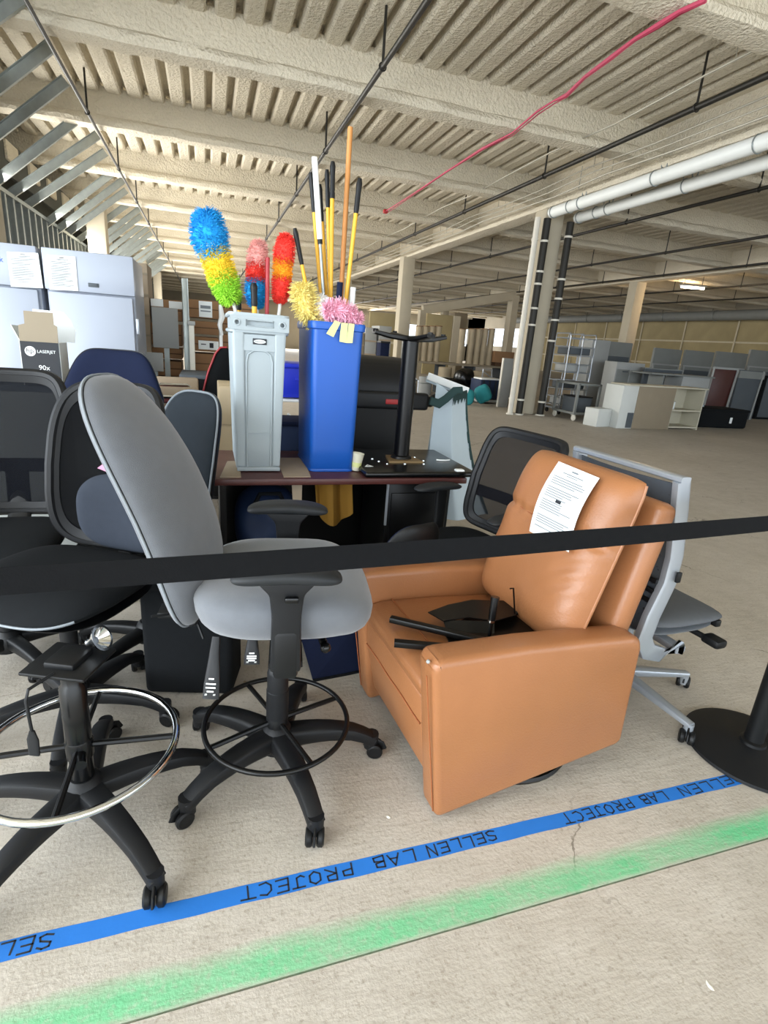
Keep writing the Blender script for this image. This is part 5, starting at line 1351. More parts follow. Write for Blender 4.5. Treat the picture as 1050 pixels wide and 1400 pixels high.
P('handle_latch', MB().rbox((q.x - t1.location.x, -0.362, q.z), (0.075, 0.008, 0.03), 0.004).rbox((q.x - t1.location.x, -0.366, q.z + 0.002), (0.055, 0.008, 0.014), 0.003), 'panel_dark', d1)
mx = Matrix.Translation((A(4, 355, FY).x - t2.location.x, -0.3608, A(4, 355, FY).z)) @ Matrix.Rotation(PI / 2, 4, 'X')
P('blue_logo', text_mesh('alk', 0.055, mx @ Matrix.Translation((-0.03, 0, 0)), 0.0008), 'blue_bin', d2, 0, kind='stuff')
def wall_sheet(px, label, seed, y, tilt=0.0):
    c = [A(a, b, y) for a, b in px]; o = c[3]
    t = T('paper_notice', label, 'paper', o)
    fn = lambda u, v: (c[3] * (1 - u) + c[2] * u) * (1 - v) + (c[0] * (1 - u) + c[1] * u) * v - o + Vector((0, -0.012 * tilt * math.sin(PI * u) * (1 - v), 0))
    P('sheet', MB().grid(fn, 4, 4, 0.0008), 'paper', t)
    printed(t, lambda u, v: Vector(fn(u, v)) + Vector((0, -0.0025, 0)), page_rows(seed), 'ink')
    return t
wall_sheet(((9, 344), (52, 346), (59, 394), (15, 392)), 'white printed notice on the upper door of the left refrigerator', 8, FY - 0.006)
wall_sheet(((64, 348), (103, 351), (107, 398), (68, 396)), 'white printed notice on the upper door of the right refrigerator', 9, FY - 0.006, 1)

def toner_box():
    Y = 3.45
    o = A(56, 523, Y); zb = 1.03
    x0, x1 = A(31, 500, Y).x, A(83, 500, Y).x; zt = A(60, 468, Y).z
    t = T('toner_carton', 'open black and white toner carton with raised flap, below the left refrigerator notice', 'carton', ((x0 + x1) / 2, Y + 0.09, zb))
    w_ = x1 - x0; h = zt - zb
    P('body', MB().box((0, 0.09 - 0.003, h / 2), (w_, 0.006, h)).box((w_ / 2, 0, h / 2), (0.006, 0.18, h)).box((-w_ / 2, 0, h / 2), (0.006, 0.18, h)).box((0, 0, 0.003), (w_, 0.18, 0.006)), 'paper', t)
    P('front_face', MB().box((0, -0.09, h / 2), (w_, 0.006, h)), 'ink', t, label='black printed front face')
    P('front_flap', MB().prism([(-w_ / 2, 0), (w_ / 2, 0), (w_ / 2, 0.085), (w_ / 2 - 0.015, 0.095), (w_ / 2 - 0.015, 0.155), (-w_ / 2 + 0.03, 0.155), (-w_ / 2 + 0.03, 0.09), (-w_ / 2, 0.08)], 0, 0.003, Matrix.Translation((0, -0.088, h)) @ Matrix.Rotation(R(84), 4, 'X')), 'cabinet_brown', t, label='raised grey-brown inner flap')
    P('rear_flap', MB().prism([(-w_ / 2 + 0.02, 0), (w_ / 2 + 0.045, 0), (w_ / 2 + 0.055, 0.07), (w_ / 2 + 0.035, 0.12), (w_ / 2, 0.165), (-w_ / 2 + 0.03, 0.168)], 0, 0.003, Matrix.Translation((0, 0.088, h)) @ Matrix.Rotation(R(86), 4, 'X')), 'paper', t, label='white rear flap')
    P('side_flap', MB().prism([(0, -0.08), (0, 0.08), (0.085, 0.06), (0.09, -0.05)], 0, 0.003, Matrix.Translation((-w_ / 2, 0, h)) @ Matrix.Rotation(R(-118), 4, 'Y')), 'paper', t)
    fx = lambda x, z: Matrix.Translation((x, -0.0938, z)) @ Matrix.Rotation(PI / 2, 4, 'X')
    disc = [(0.026 * math.cos(k * PI / 12), 0.026 * math.sin(k * PI / 12)) for k in range(24)]
    dl = P('logo_disc', MB().prism(disc, 0, 0.0005, fx(-w_ / 2 + 0.045, h - 0.05)), 'paper', t, 0)
    P('logo_lettering', text_mesh('hp', 0.036, fx(-w_ / 2 + 0.044, h - 0.048) @ Matrix.Translation((0, 0, 0.001)) @ Matrix.Shear('XY', 4, (0.25, 0)), 0.0003), 'ink', dl, 0, kind='stuff')
    P('lettering', text_mesh('LASERJET', 0.022, fx(0.03, h - 0.05), 0.0003), 'paper', t, 0, kind='stuff')
    P('number_lettering', text_mesh('90x', 0.036, fx(0.012, h - 0.135), 0.0003), 'paper', t, 0, kind='stuff')
    s = T('side_cabinet', 'grey cabinet under the toner carton, hidden behind the mesh chairs', 'cabinet', ((x0 + x1) / 2 - 0.05, Y + 0.28, 0))
    P('body', MB().rbox((0, 0, zb / 2 - 0.003), (0.6, 0.5, zb - 0.006), 0.01), 'panel_dark', s)
    P('door', MB().rbox((0, -0.255, zb / 2), (0.56, 0.012, zb - 0.08), 0.004), 'panel_grey', s)
toner_box()

def slab(name, label, cat, px, y, th, m, group=None, extra=None):
    """upright flat board filling a pixel rectangle at depth y, standing on its own foot of the same board"""
    x0, y0, x1, y1 = px
    a = A(x0, y0, y); b = A(x1, y1, y)
    t = T(name, label, cat, ((a.x + b.x) / 2, y, b.z), 0, group)
    P('board', MB().rbox((0, 0, (a.z - b.z) / 2), (b.x - a.x, th, a.z - b.z), min(0.006, th * 0.3)), m, t)
    return t, a, b
def boxstack():
    Y = 6.2
    # stacked flat cartons right of the white post
    rows = [(408, 437), (437, 459), (459, 482), (482, 512)]
    lab = ['topmost', 'second', 'third', 'lowest visible']
    for i, (ya, yb) in enumerate(rows):
        a = A(257, ya, Y); b = A(299, yb, Y)
        t = T('carton', f'brown carton, {lab[i]} of the stack right of the grey post', 'carton', ((a.x + b.x) / 2, Y + 0.25, b.z), 0, 'cartons stacked behind the desk')
        h = a.z - b.z; w_ = b.x - a.x
        P('box', MB().rbox((0, 0, h / 2), (w_, 0.5, h - 0.006), 0.006), 'cardboard', t)
        P('flap_seam', MB().box((0, -0.251, h / 2), (w_ * 0.98, 0.002, 0.008)), 'cardboard_edge', t)
        if i == 0:
            P('shipping_label', MB().box((0.02, -0.252, h / 2), (0.13, 0.002, h * 0.86)), 'paper', t)
            P('label_print', MB().box((0.02, -0.2535, h * 0.62), (0.10, 0.001, 0.03)).box((0.02, -0.2535, h * 0.4), (0.10, 0.001, 0.012)), 'print', t)
        if i == 2:
            P('shipping_label', MB().box((0.05, -0.252, h * 0.45), (0.20, 0.002, h * 0.6)), 'paper', t)
            P('label_print', MB().box((0.08, -0.2535, h * 0.45), (0.04, 0.001, 0.05)).box((0.0, -0.2535, h * 0.5), (0.05, 0.001, 0.01)), 'ink', t)
    b = A(299, 512, Y)
    t = T('pallet_stack', 'brown cartons under the visible stack, low behind the desk', 'carton', (A(278, 500, Y).x, Y + 0.25, 0))
    P('box', MB().rbox((0, 0, b.z / 2 - 0.004), (0.42, 0.5, b.z - 0.008), 0.006), 'cardboard', t)
    P('flap_seam', MB().box((0, -0.251, b.z * 0.6), (0.40, 0.002, 0.01)), 'cardboard_edge', t)
    rows = [(412, 432), (432, 456), (456, 482), (482, 512)]
    for i, (ya, yb) in enumerate(rows):
        a = A(304, ya, Y + 0.1); b = A(345, yb, Y + 0.1)
        t = T('carton', f'brown carton, {lab[i]} of the stack just left of the grey bin', 'carton', ((a.x + b.x) / 2, Y + 0.35, b.z), 0, 'cartons stacked behind the desk')
        h = a.z - b.z; w_ = b.x - a.x
        P('box', MB().rbox((0, 0, h / 2), (w_, 0.5, h - 0.008), 0.006), 'cardboard', t)
        P('flap_seam', MB().box((0, -0.251, h / 2), (w_ * 0.98, 0.002, 0.01)), 'cardboard_edge', t)
    t = T('pallet_stack', 'brown cartons behind the grey bin\'s left side, low in the stack', 'carton', (A(325, 500, Y + .1).x, Y + 0.35, 0))
    P('box', MB().rbox((0, 0, b.z / 2 - 0.004), (0.40, 0.5, b.z - 0.008), 0.006), 'cardboard', t)
    P('flap_seam', MB().box((0, -0.251, b.z * 0.6), (0.38, 0.002, 0.01)), 'cardboard_edge', t)
    # cartons behind the grey panels
    rows = [(407, 440), (440, 474), (474, 492), (492, 515)]
    for i, (ya, yb) in enumerate(rows):
        a = A(206, ya, 6.4); b = A(249, yb, 6.4)
        t = T('carton', f'brown carton, {lab[i]} of the stack behind the grey leaning panels', 'carton', ((a.x + b.x) / 2, 6.65, b.z), 0, 'cartons stacked behind the desk')
        h = a.z - b.z; w_ = b.x - a.x
        P('box', MB().rbox((0, 0, h / 2), (w_, 0.5, h - 0.008), 0.006), 'cardboard', t)
        P('flap_seam', MB().box((0, -0.251, h / 2), (w_ * 0.98, 0.002, 0.01)), 'cardboard_edge', t)
        if i == 0:
            P('shipping_label', MB().box((-0.09, -0.252, h * 0.8), (0.12, 0.002, h * 0.34)).box((0.09, -0.252, h * 0.76), (0.13, 0.002, h * 0.34)), 'paper', t, kind='stuff')
    t = T('pallet_stack', 'brown cartons low behind the smaller grey panel', 'carton', (A(228, 500, 6.4).x, 6.65, 0))
    P('box', MB().rbox((0, 0, b.z / 2 - 0.004), (0.42, 0.5, b.z - 0.008), 0.006), 'cardboard', t)
    P('flap_seam', MB().box((0, -0.251, b.z * 0.6), (0.40, 0.002, 0.01)), 'cardboard_edge', t)
    def to_floor(name, label, cat, px, y, th, m, parts=()):
        x0, y0, x1 = px; a = A(x0, y0, y); b = A(x1, y0 + 20, y)
        t = T(name, label, cat, ((a.x + b.x) / 2, y, 0))
        P('board', MB().rbox((0, 0, a.z / 2), (b.x - a.x, th, a.z), min(0.008, th * 0.3)), m, t)
        return t, b.x - a.x, a.z
    t, w_, h = to_floor('steel_post', 'tall grey steel post between the grey panels and the carton stack', 'post', (248, 380, 257), 5.9, 0.06, 'galvanized')
    P('post_lip', MB().box((w_ / 2, -0.035, h / 2), (0.008, 0.03, h)), 'galvanized', t)
    t, w_, h = to_floor('steel_post', 'short pale steel post leaning on the right of the tall grey post', 'post', (258, 443, 266), 5.8, 0.04, 'white_paint')
    P('post_cap', MB().rbox((0, 0, h + 0.01), (w_ + 0.02, 0.06, 0.04), 0.006), 'light_grey', t)
    t, w_, h = to_floor('white_strip', 'thin white upright strip between the two carton stacks', 'post', (299, 416, 304), 6.1, 0.03, 'white_plastic')
    P('crumpled_wrap', MB().tube([(0.0, -0.02, h - 0.02), (0.015, -0.03, h - 0.12), (-0.012, -0.03, h - 0.2), (0.01, -0.03, h - 0.3)], [0.02, 0.03, 0.024, 0.015], 7), 'white_plastic', t)
    t, a, b = slab('grey_panel', 'larger light grey panel leaning against the brown cartons', 'panel', (207, 419, 245, 477), 6.1, 0.03, 'light_grey')
    P('foot_rail', MB().box((0, 0.05, -b.z / 2), (0.05, 0.03, b.z)), 'galvanized', t)
    t, a, b = slab('grey_panel', 'smaller light grey panel low beside the right refrigerator', 'panel', (197, 481, 224, 508), 5.6, 0.03, 'light_grey')
    P('foot_rail', MB().box((0, 0.05, -b.z / 2), (0.05, 0.03, b.z)), 'galvanized', t)
    t, w_, h = to_floor('shelving_side', 'pale taupe shelving end standing right beside the refrigerator', 'shelving', (186, 362, 205), 6.6, 0.5, 'cardboard_pale')
    for k in range(4):
        P('shelf_edge', MB().box((0, -0.255, h * (0.95 - 0.1 * k)), (w_, 0.02, 0.02)), 'cabinet_brown', t)
    # dark table with maroon chair in front of it
    a = A(245, 512, 4.95); b = A(330, 518, 4.95)
    t = T('side_table', 'dark topped side table in front of the carton stack', 'table', ((a.x + b.x) / 2, 5.25, 0))
    w_ = b.x - a.x; h = a.z
    P('top', MB().rbox((0, 0, h - 0.015), (w_, 0.6, 0.03), 0.005), 'panel_dark', t)
    for sx in (-1, 1):
        for sy in (-1, 1):
            P('leg', MB().box((sx * (w_ / 2 - 0.03), sy * 0.26, (h - 0.03) / 2), (0.04, 0.04, h - 0.03)), 'black_metal', t)
    P('apron', MB().box((0, -0.26, h - 0.12), (w_ - 0.06, 0.02, 0.18)), 'black_metal', t)
    a = A(304, 528, 4.0); b = A(322, 584, 4.0)
    t = T('drawer_cabinet', 'cream drawer cabinet peeking out left of the grey bin', 'cabinet', ((a.x + b.x) / 2 + 0.06, 4.25, 0))
    P('body', MB().rbox((0, 0, a.z / 2), (0.26, 0.46, a.z), 0.006), 'tan_cabinet', t)
    P('drawer', MB().rbox((0, -0.235, a.z - 0.14), (0.25, 0.012, 0.26), 0.004), 'tan_cabinet', t)
    P('knob', MB().ball((-0.04, -0.246, a.z - 0.15), 0.008, 8), 'silver', t)
    # chairs around the side table
    q = A(288, 500, 4.76)
    t = T('gaming_chair', 'black chair with red-edged pointed back, left of the grey bin', 'chair', (q.x + 0.10, 4.80, 0))
    fx = Matrix(((1, 0, 0, 0), (0, 0, 1, 0), (0, 1, 0, 0), (0, 0, 0, 1)))
    zt = A(300, 475, 4.76).z
    poly = [(-0.18, zt - 0.42), (-0.12, zt - 0.20), (-0.06, zt - 0.05), (-0.02, zt), (0.03, zt + 0.005), (0.06, zt - 0.03), (0.055, zt - 0.42)]
    b_ = P('backrest', MB().prism(poly, -0.05, 0.05, fx, r=0.015), 'black_fabric', t)
    P('red_trim', MB().tube([(x - 0.002, -0.052, z) for x, z in poly[:5]], 0.008, 6), 'red_pole', b_, label='red edge trim')
    P('seat', MB().rbox((-0.05, 0.0, 0.48), (0.42, 0.28, 0.1), 0.04), 'black_fabric', t)
    P('pedestal', MB().cyl((-0.05, 0, 0.08), (-0.05, 0, 0.44), 0.03, 10), 'black_plastic', t)
    P('base', MB().lathe([(0.02, 0), (0.16, 0), (0.16, 0.03), (0.05, 0.08), (0.02, 0.08)], 20, Matrix.Translation((-0.05, 0, 0))), 'black_plastic', t)
    for nm, px, y, lb in (('maroon_chair', (232, 548), 3.75, 'maroon and chrome armchair, the nearer one left of the black padded chair'), ('maroon_chair', (236, 531), 4.30, 'maroon armchair, the farther one below the grey panels')):
        c = A(*px, y)
        t = T(nm, lb, 'chair', (c.x, y, 0), R(5), 'maroon chairs')
        z = c.z
        P('arm', MB().sweep([(-0.16, -0.05, z - 0.02), (-0.08, -0.05, z + 0.005), (0.06, -0.05, z + 0.005), (0.14, -0.05, z - 0.03)], 0.05, 0.03, ex=3), 'maroon', t)
        P('arm_tube', MB().tube([(-0.18, -0.05, 0.02), (-0.18, -0.05, z - 0.03), (-0.08, -0.05, z + 0.03), (0.1, -0.05, z + 0.03), (0.17, -0.05, z - 0.03), (0.17, -0.05, 0.02)], 0.012, 8), 'chrome', t)
        P('seat', MB().rbox((0, 0.20, 0.44), (0.44, 0.38, 0.08), 0.03), 'maroon', t)
        P('backrest', MB().rbox((0.0, 0.40, z - 0.06), (0.42, 0.05, 0.22), 0.02), 'cardboard_pale', t)
        P('leg_frame', MB().tube([(-0.18, 0.40, 0.02), (-0.18, 0.40, 0.4), (0.17, 0.40, 0.4), (0.17, 0.40, 0.02)], 0.012, 8), 'chrome', t)
    # pink slip between the chair backs
    c = [A(a, b, 1.80) for a, b in ((133, 640), (148, 629), (165, 640), (160, 651))]
    o = sum(c, Vector()) / 4
    t = T('pink_slip', 'pink paper slip sticking out behind the tall grey backrest', 'paper', o)
    n = Vector((0, 0.001, 0))
    P('slip', MB().add([p - o for p in c] + [p - o + n for p in c], [(0, 1, 2, 3), (7, 6, 5, 4), (0, 4, 5, 1), (1, 5, 6, 2), (2, 6, 7, 3), (3, 7, 4, 0)]), 'pink_paper', t, 0)
boxstack()

# ================================================================ right: stored office furniture in the dim bay
def cart():
    c = Z(795, 578)
    t = T('steel_cart', 'grey steel service cart on white wheels beside the column', 'cart', (8.16, 10.75, 0))
    for z in (0.17, 0.82):
        P('shelf', MB().rbox((0, 0, z), (0.62, 0.85, 0.05), 0.01), 'panel_grey', t)
    for sx in (-1, 1):
        for sy in (-1, 1):
            P('post', MB().box((sx * 0.29, sy * 0.40, 0.50), (0.05, 0.05, 0.66)), 'panel_grey', t)
            P('wheel', MB().lathe([(0.02, -0.018), (0.062, -0.02), (0.075, 0), (0.062, 0.02), (0.02, 0.018)], 16, Matrix.Translation((sx * 0.26, sy * 0.36, 0.075)) @ Matrix.Rotation(PI / 2, 4, 'Y')).box((sx * 0.26, sy * 0.36, 0.12), (0.05, 0.06, 0.05)), 'white_paint', t)
    b = T('carton', 'dark box lying on the lower shelf of the grey steel cart', 'carton', (8.16, 10.7, 0.196))
    P('box', MB().rbox((0, 0, 0.16), (0.42, 0.5, 0.32), 0.01), 'panel_dark', b)
    P('lid', MB().rbox((0, 0, 0.335), (0.44, 0.52, 0.03), 0.008), 'black_plastic', b)
    g = T('wire_cage_trolley', 'tall pale wire cage trolley just behind the grey steel cart', 'trolley', (8.60, 11.75, 0))
    for sx in (-1, 0, 1):
        pts = [(sx * 0.36, -0.3, 0.12), (sx * 0.36, -0.3, 1.86), (sx * 0.36, -0.27, 1.92), (sx * 0.36, 0.27, 1.92), (sx * 0.36, 0.3, 1.86), (sx * 0.36, 0.3, 0.12)]
        P('upright', MB().tube(pts, 0.016, 6), 'silver', g)
    rl = MB().tube([(-0.36, -0.3, 0), (0.36, -0.3, 0), (0.36, 0.3, 0), (-0.36, 0.3, 0)], 0.012, 6, closed=True).mesh('rail', 'silver')
    for k in range(9):
        o = P('rail', rl, None, g); o.location = (0, 0, 0.22 + 0.2 * k)
    P('deck', MB().box((0, 0, 0.14), (0.74, 0.62, 0.03)), 'silver', g)
    for sx in (-1, 1):
        for sy in (-1, 1): P('wheel', MB().lathe([(0.02, -0.018), (0.055, -0.018), (0.062, 0), (0.055, 0.018), (0.02, 0.018)], 14, Matrix.Translation((sx * 0.32, sy * 0.26, 0.062)) @ Matrix.Rotation(PI / 2, 4, 'Y')), 'black_plastic', g)
    for k in range(4):
        b = T('parts_tray', ['lowest', 'second', 'third', 'topmost'][k] + ' dark tray stacked inside the pale wire cage trolley', 'tray', (8.60, 11.75, 0.23 + 0.4 * k), 0, 'trays in the wire cage')
        P('tray', MB().rbox((0, 0, 0.09), (0.6, 0.5, 0.16), 0.02), 'panel_dark' if k % 2 else 'light_grey', b)
        P('tray_lip', MB().rbox((0, 0, 0.175), (0.63, 0.53, 0.02), 0.006), 'light_grey', b)
cart()
def fbox(name, label, cat, x0, x1, ytop, Y, dp, m, zb=0.0, group=None, r=0.01, part='body'):
    """box standing at depth Y whose front spans pixel columns x0..x1 and whose top edge is at row ytop"""
    a = A(x0, ytop, Y); b = A(x1, ytop, Y)
    zt = A((x0 + x1) / 2, ytop, Y).z
    t = T(name, label, cat, ((a.x + b.x) / 2, Y + dp / 2, zb), 0, group)
    w_, h = b.x - a.x, zt - zb
    P(part, MB().rbox((0, 0, h / 2), (w_, dp, h), r), m, t)
    return t, w_, h, dp
def white_cabinets():
    t = T('open_shelf_unit', 'cream low office unit with open cubbies and white end, right of the cart', 'cabinet', (9.55, 9.75, 0), R(3))
    m = 'cabinet_brown'
    P('end_panel', MB().rbox((-1.04, 0.03, 0.45), (0.42, 0.52, 0.90), 0.008), 'cabinet_white', t, label='white painted end block')
    P('recess_shade', MB().box((-0.93, -0.236, 0.18), (0.16, 0.01, 0.32)), 'panel_dark', t)  # flat dark sheet stands for the shade inside a low recess
    P('back_panel', MB().rbox((-0.30, -0.22, 0.45), (1.06, 0.03, 0.90), 0.004), m, t)
    P('top', MB().rbox((0.03, 0.03, 0.915), (2.3, 0.56, 0.03), 0.006), 'cream_cabinet', t)
    P('side_panel', MB().box((1.13, 0.03, 0.45), (0.03, 0.5, 0.90)), 'cream_cabinet', t)
    P('side_panel', MB().box((0.24, 0.03, 0.45), (0.03, 0.5, 0.90)), 'cream_cabinet', t)
    P('rear_board', MB().box((0.68, 0.27, 0.45), (0.9, 0.02, 0.90)), 'cream_cabinet', t)
    P('shelf', MB().box((0.68, 0.03, 0.42), (0.88, 0.5, 0.03)), 'cream_cabinet', t)
    P('bottom', MB().box((0.68, 0.03, 0.05), (0.88, 0.5, 0.03)), 'cream_cabinet', t)
    p = T('paper_stack', 'white paper pad on the open shelf of the cream office unit', 'paper', (9.93, 9.72, 0.437), R(3))
    P('pad', MB().box((0, 0, 0.08), (0.14, 0.08, 0.16)), 'paper', p)
    P('cover', MB().box((0, 0, 0.165), (0.14, 0.08, 0.008)), 'ink', p)
    a = Z(842, 582)
    t = T('white_box', 'small square white box on the floor left of the cream unit', 'box', (8.05, 9.78, 0), R(12))
    P('body', MB().rbox((0, 0, 0.19), (0.42, 0.36, 0.38), 0.008), 'cabinet_white', t)
    P('side_shade_sheet', MB().box((0.215, 0, 0.19), (0.006, 0.34, 0.36)), 'panel_grey', t)  # grey sheet stands for shade along the box's side
    t = T('footlocker', 'low black upholstered trunk right of the cream unit', 'trunk', (11.75, 10.35, 0), R(-3))
    P('body', MB().rbox((0, 0, 0.22), (1.75, 0.8, 0.42), 0.05, 3), 'black_fabric', t)
    P('lid', MB().rbox((0, 0, 0.43), (1.78, 0.82, 0.06), 0.025, 3), 'black_fabric', t)
    P('tag', MB().box((0.35, -0.405, 0.2), (0.07, 0.006, 0.14)), 'paper', t, label='small white tag')
    t = T('folded_cloth', 'pale blue folded cloth on top of the black trunk', 'cloth', (11.25, 10.4, 0.463))
    P('cloth', MB().pad(0.32, 0.2, 2.5, 0.07, 0.0, lambda x, y: 0.012 * math.sin(x * 17 + y * 9)), 'foam_sheet', t)
white_cabinets()
def stored():
    dk, gr, lg = 'panel_dark', 'panel_grey', 'light_grey'
    def handles(t, w_, h, dp, n=2):
        for k in range(n):
            P('handle', MB().box(((k - (n - 1) / 2) * w_ * 0.34, -dp / 2 - 0.01, h * 0.82), (0.18, 0.02, 0.03)), 'panel_dark', t)
            P('door', MB().rbox(((k - (n - 1) / 2) * w_ * 0.48, -dp / 2 - 0.002, h * 0.45), (w_ * 0.44, 0.012, h * 0.82), 0.004), gr, t)
    t, *d = fbox('storage_locker', 'tall pale grey locker right of the wire cage trolley', 'locker', 811, 836, 465, 13.5, 0.6, lg)
    P('door', MB().rbox((0, -0.305, d[1] / 2), (d[0] * 0.86, 0.012, d[1] * 0.94), 0.005), lg, t)
    t, *d = fbox('storage_locker', 'dark fronted grey locker behind the low cream unit', 'locker', 833, 866, 468, 14.3, 0.6, gr)
    P('door', MB().rbox((0, -0.305, d[1] * 0.4), (d[0] * 0.88, 0.012, d[1] * 0.76), 0.005), dk, t)
    t, *d = fbox('double_cabinet', 'grey cabinet with two dark handles behind the white end of the cream unit', 'cabinet', 844, 883, 496, 12.4, 0.5, lg)
    handles(t, *d)
    t, *d = fbox('partition_panel', 'blue-grey fabric partition lying behind the top of the cream unit', 'panel', 882, 934, 505, 12.15, 0.08, dk)
    P('trim', MB().box((0, 0, d[1]), (d[0], 0.1, 0.03)), gr, t)
    t, *d = fbox('desk_return', 'grey desk section standing right behind the cream unit', 'desk', 934, 972, 516, 11.4, 0.6, lg)
    P('worktop', MB().rbox((-0.5, -0.02, d[1] + 0.02), (d[0] + 1.2, 0.66, 0.04), 0.006), gr, t)
    P('leg', MB().box((-1.05, 0, d[1] / 2), (0.05, 0.5, d[1])), gr, t)
    spots = [(896, 934, 477, 'leftmost'), (938, 978, 480, 'second from the left'), (981, 1024, 482, 'third from the left'), (1027, 1075, 480, 'rightmost')]
    for x0, x1, yt, w in spots:
        t, *d = fbox('workstation_screen', f'grey workstation screen in the dim row before the tan wall, {w}', 'panel', x0, x1, yt, 15.5, 0.10, gr, group='workstation screens')
        P('frame_top', MB().box((0, -0.02, d[1] * 0.72), (d[0] * 0.98, 0.10, 0.05)), lg, t)
        for s in (-1, 1): P('frame_post', MB().box((s * d[0] * 0.46, -0.03, d[1] * 0.36), (0.06, 0.10, d[1] * 0.72)), lg, t)
        P('lower_infill', MB().box((0, -0.05, d[1] * 0.34), (d[0] * 0.86, 0.03, d[1] * 0.62)), dk, t)
    t, *d = fbox('display_stand', 'dark maroon panel in a pale metal frame behind the trunk', 'panel', 976, 1008, 505, 12.0, 0.06, 'mahogany')
    for s in (-1, 1): P('frame_post', MB().sweep([(s * d[0] * 0.5 - 0.12, -0.1, 0.0), (s * d[0] * 0.52, -0.05, d[1] + 0.03)], 0.05, 0.05, ex=6), lg, t)
    P('frame_top', MB().box((0, -0.04, d[1] + 0.02), (d[0] * 1.1, 0.05, 0.05)), lg, t)
    t, *d = fbox('display_stand', 'dark grey panel with pale posts at the right edge of the stored furniture', 'panel', 1012, 1046, 507, 12.0, 0.06, dk)
    P('frame_top', MB().box((0, -0.03, d[1] - 0.12), (d[0] * 1.04, 0.06, 0.2)), gr, t)
    P('frame_post', MB().sweep([(d[0] * 0.36, -0.06, 0), (d[0] * 0.44, -0.06, d[1])], 0.04, 0.04, ex=6), lg, t)
    t, *d = fbox('office_cabinet', 'black cabinet cut by the right edge of the picture', 'cabinet', 1048, 1085, 515, 12.2, 0.5, 'black_fabric')
    P('door', MB().rbox((0, -0.255, d[1] / 2), (d[0] * 0.9, 0.012, d[1] * 0.9), 0.004), dk, t)
    # around the column
    t, *d = fbox('leaning_sheet', 'pale grey sheet leaning left of the column\'s white pipe', 'sheet', 689, 703, 490, 12.6, 0.05, lg)
    P('edge', MB().box((-d[0] / 2, 0, d[1] / 2), (0.02, 0.08, d[1])), 'white_paint', t)
    t, *d = fbox('storage_tote', 'blue tote of folded things on a dolly left of the column', 'tote', 658, 690, 520, 13.2, 0.6, 'blue_bag', zb=0.14)
    P('lid', MB().rbox((0, 0, d[1]), (d[0] * 0.9, 0.5, 0.08), 0.02), 'white_plastic', t)
    for k in range(4): P('rib', MB().box(((k - 1.5) * d[0] * 0.26, -0.31, d[1] / 2), (0.05, 0.02, d[1] * 0.94)), 'slate_fabric', t)
    P('dolly', MB().rbox((-0.05, 0, -0.06), (d[0] * 1.1, 0.7, 0.07), 0.02), 'light_grey', t)
    for s in (-1, 1): P('wheel', MB().cyl((s * d[0] * 0.4, -0.28, -0.10), (s * d[0] * 0.4, -0.24, -0.10), 0.04, 10), 'black_plastic', t)
    o = A(655, 530, 12.9)
    t = T('teal_bag', 'turquoise plastic bag draped left of the blue tote', 'bag', (o.x, 12.75, 0.0))
    P('bag', MB().pad(0.22, 0.26, 1.7, 0.14, 0.12, lambda x, y: 0.07 * math.sin(x * 13 + y * 9), mx=Matrix.Translation((0.05, 0, 0.30)) @ Matrix.Rotation(PI / 2, 4, 'X')), 'teal_cloth', t)
    P('tail', MB().pad(0.16, 0.2, 2.2, 0.08, 0.07, lambda x, y: 0.04 * math.sin(x * 19), mx=Matrix.Translation((-0.36, 0, 0.2)) @ Matrix.Rotation(PI / 2, 4, 'X')), 'teal_cloth', t)
    # cardboard tubes standing on long table
    Y = 15.6
    a, b = A(560, 492, Y), A(692, 503, Y)
    zt = A(626, 497, Y).z
    t = T('long_table', 'long dark table holding upright cardboard tubes in mid distance', 'table', ((a.x + b.x) / 2, Y + 0.3, 0))
    P('top', MB().rbox((0, 0, zt - 0.03), (b.x - a.x, 0.9, 0.06), 0.01), 'cabinet_brown', t)
    for sx in (-1, -0.33, 0.33, 1):
        P('leg', MB().box((sx * (b.x - a.x) * 0.47, 0, (zt - 0.06) / 2), (0.06, 0.7, zt - 0.06)), 'panel_dark', t)
    k = 0
    tb = None
    for grp, xs, yt in (('left', (574, 583, 592, 601), 446), ('right', (634, 647, 656, 665, 674), 450)):
        for i, px in enumerate(xs):
            q = A(px, yt, Y + 0.2); r = 0.095 if grp == 'left' else (0.10)
            t = T('cardboard_tube', f'tall cardboard tube on the long table, {["first","second","third","fourth","fifth"][i]} from the left in the {grp} cluster', 'tube', (q.x, Y + 0.25, zt + 0.001), 0, 'cardboard tubes on the long table')
            h = q.z - zt
            P('tube', MB().lathe([(r, 0), (r, h), (r * 0.82, h), (r * 0.82, h - 0.15), (0.01, h - 0.15)], 18), 'kraft_tube', t)
            P('end_ring', MB().tube([(r * math.cos(j * PI / 9), r * math.sin(j * PI / 9), h) for j in range(18)], 0.012, 5, closed=True), 'cardboard', t)
    t = T('carton', 'dark brown carton right of the right-hand tube cluster', 'carton', (A(693, 470, Y).x, Y + 0.3, zt + 0.001))
    P('box', MB().rbox((0, 0, 0.28), (0.7, 0.5, 0.34), 0.01), 'cardboard', t)
    P('stand', MB().rbox((0, 0, 0.055), (0.5, 0.4, 0.11), 0.01), 'cardboard_edge', t)
    names = ['pale tube bundle', 'dark bag', 'pale drum', 'dark drum']
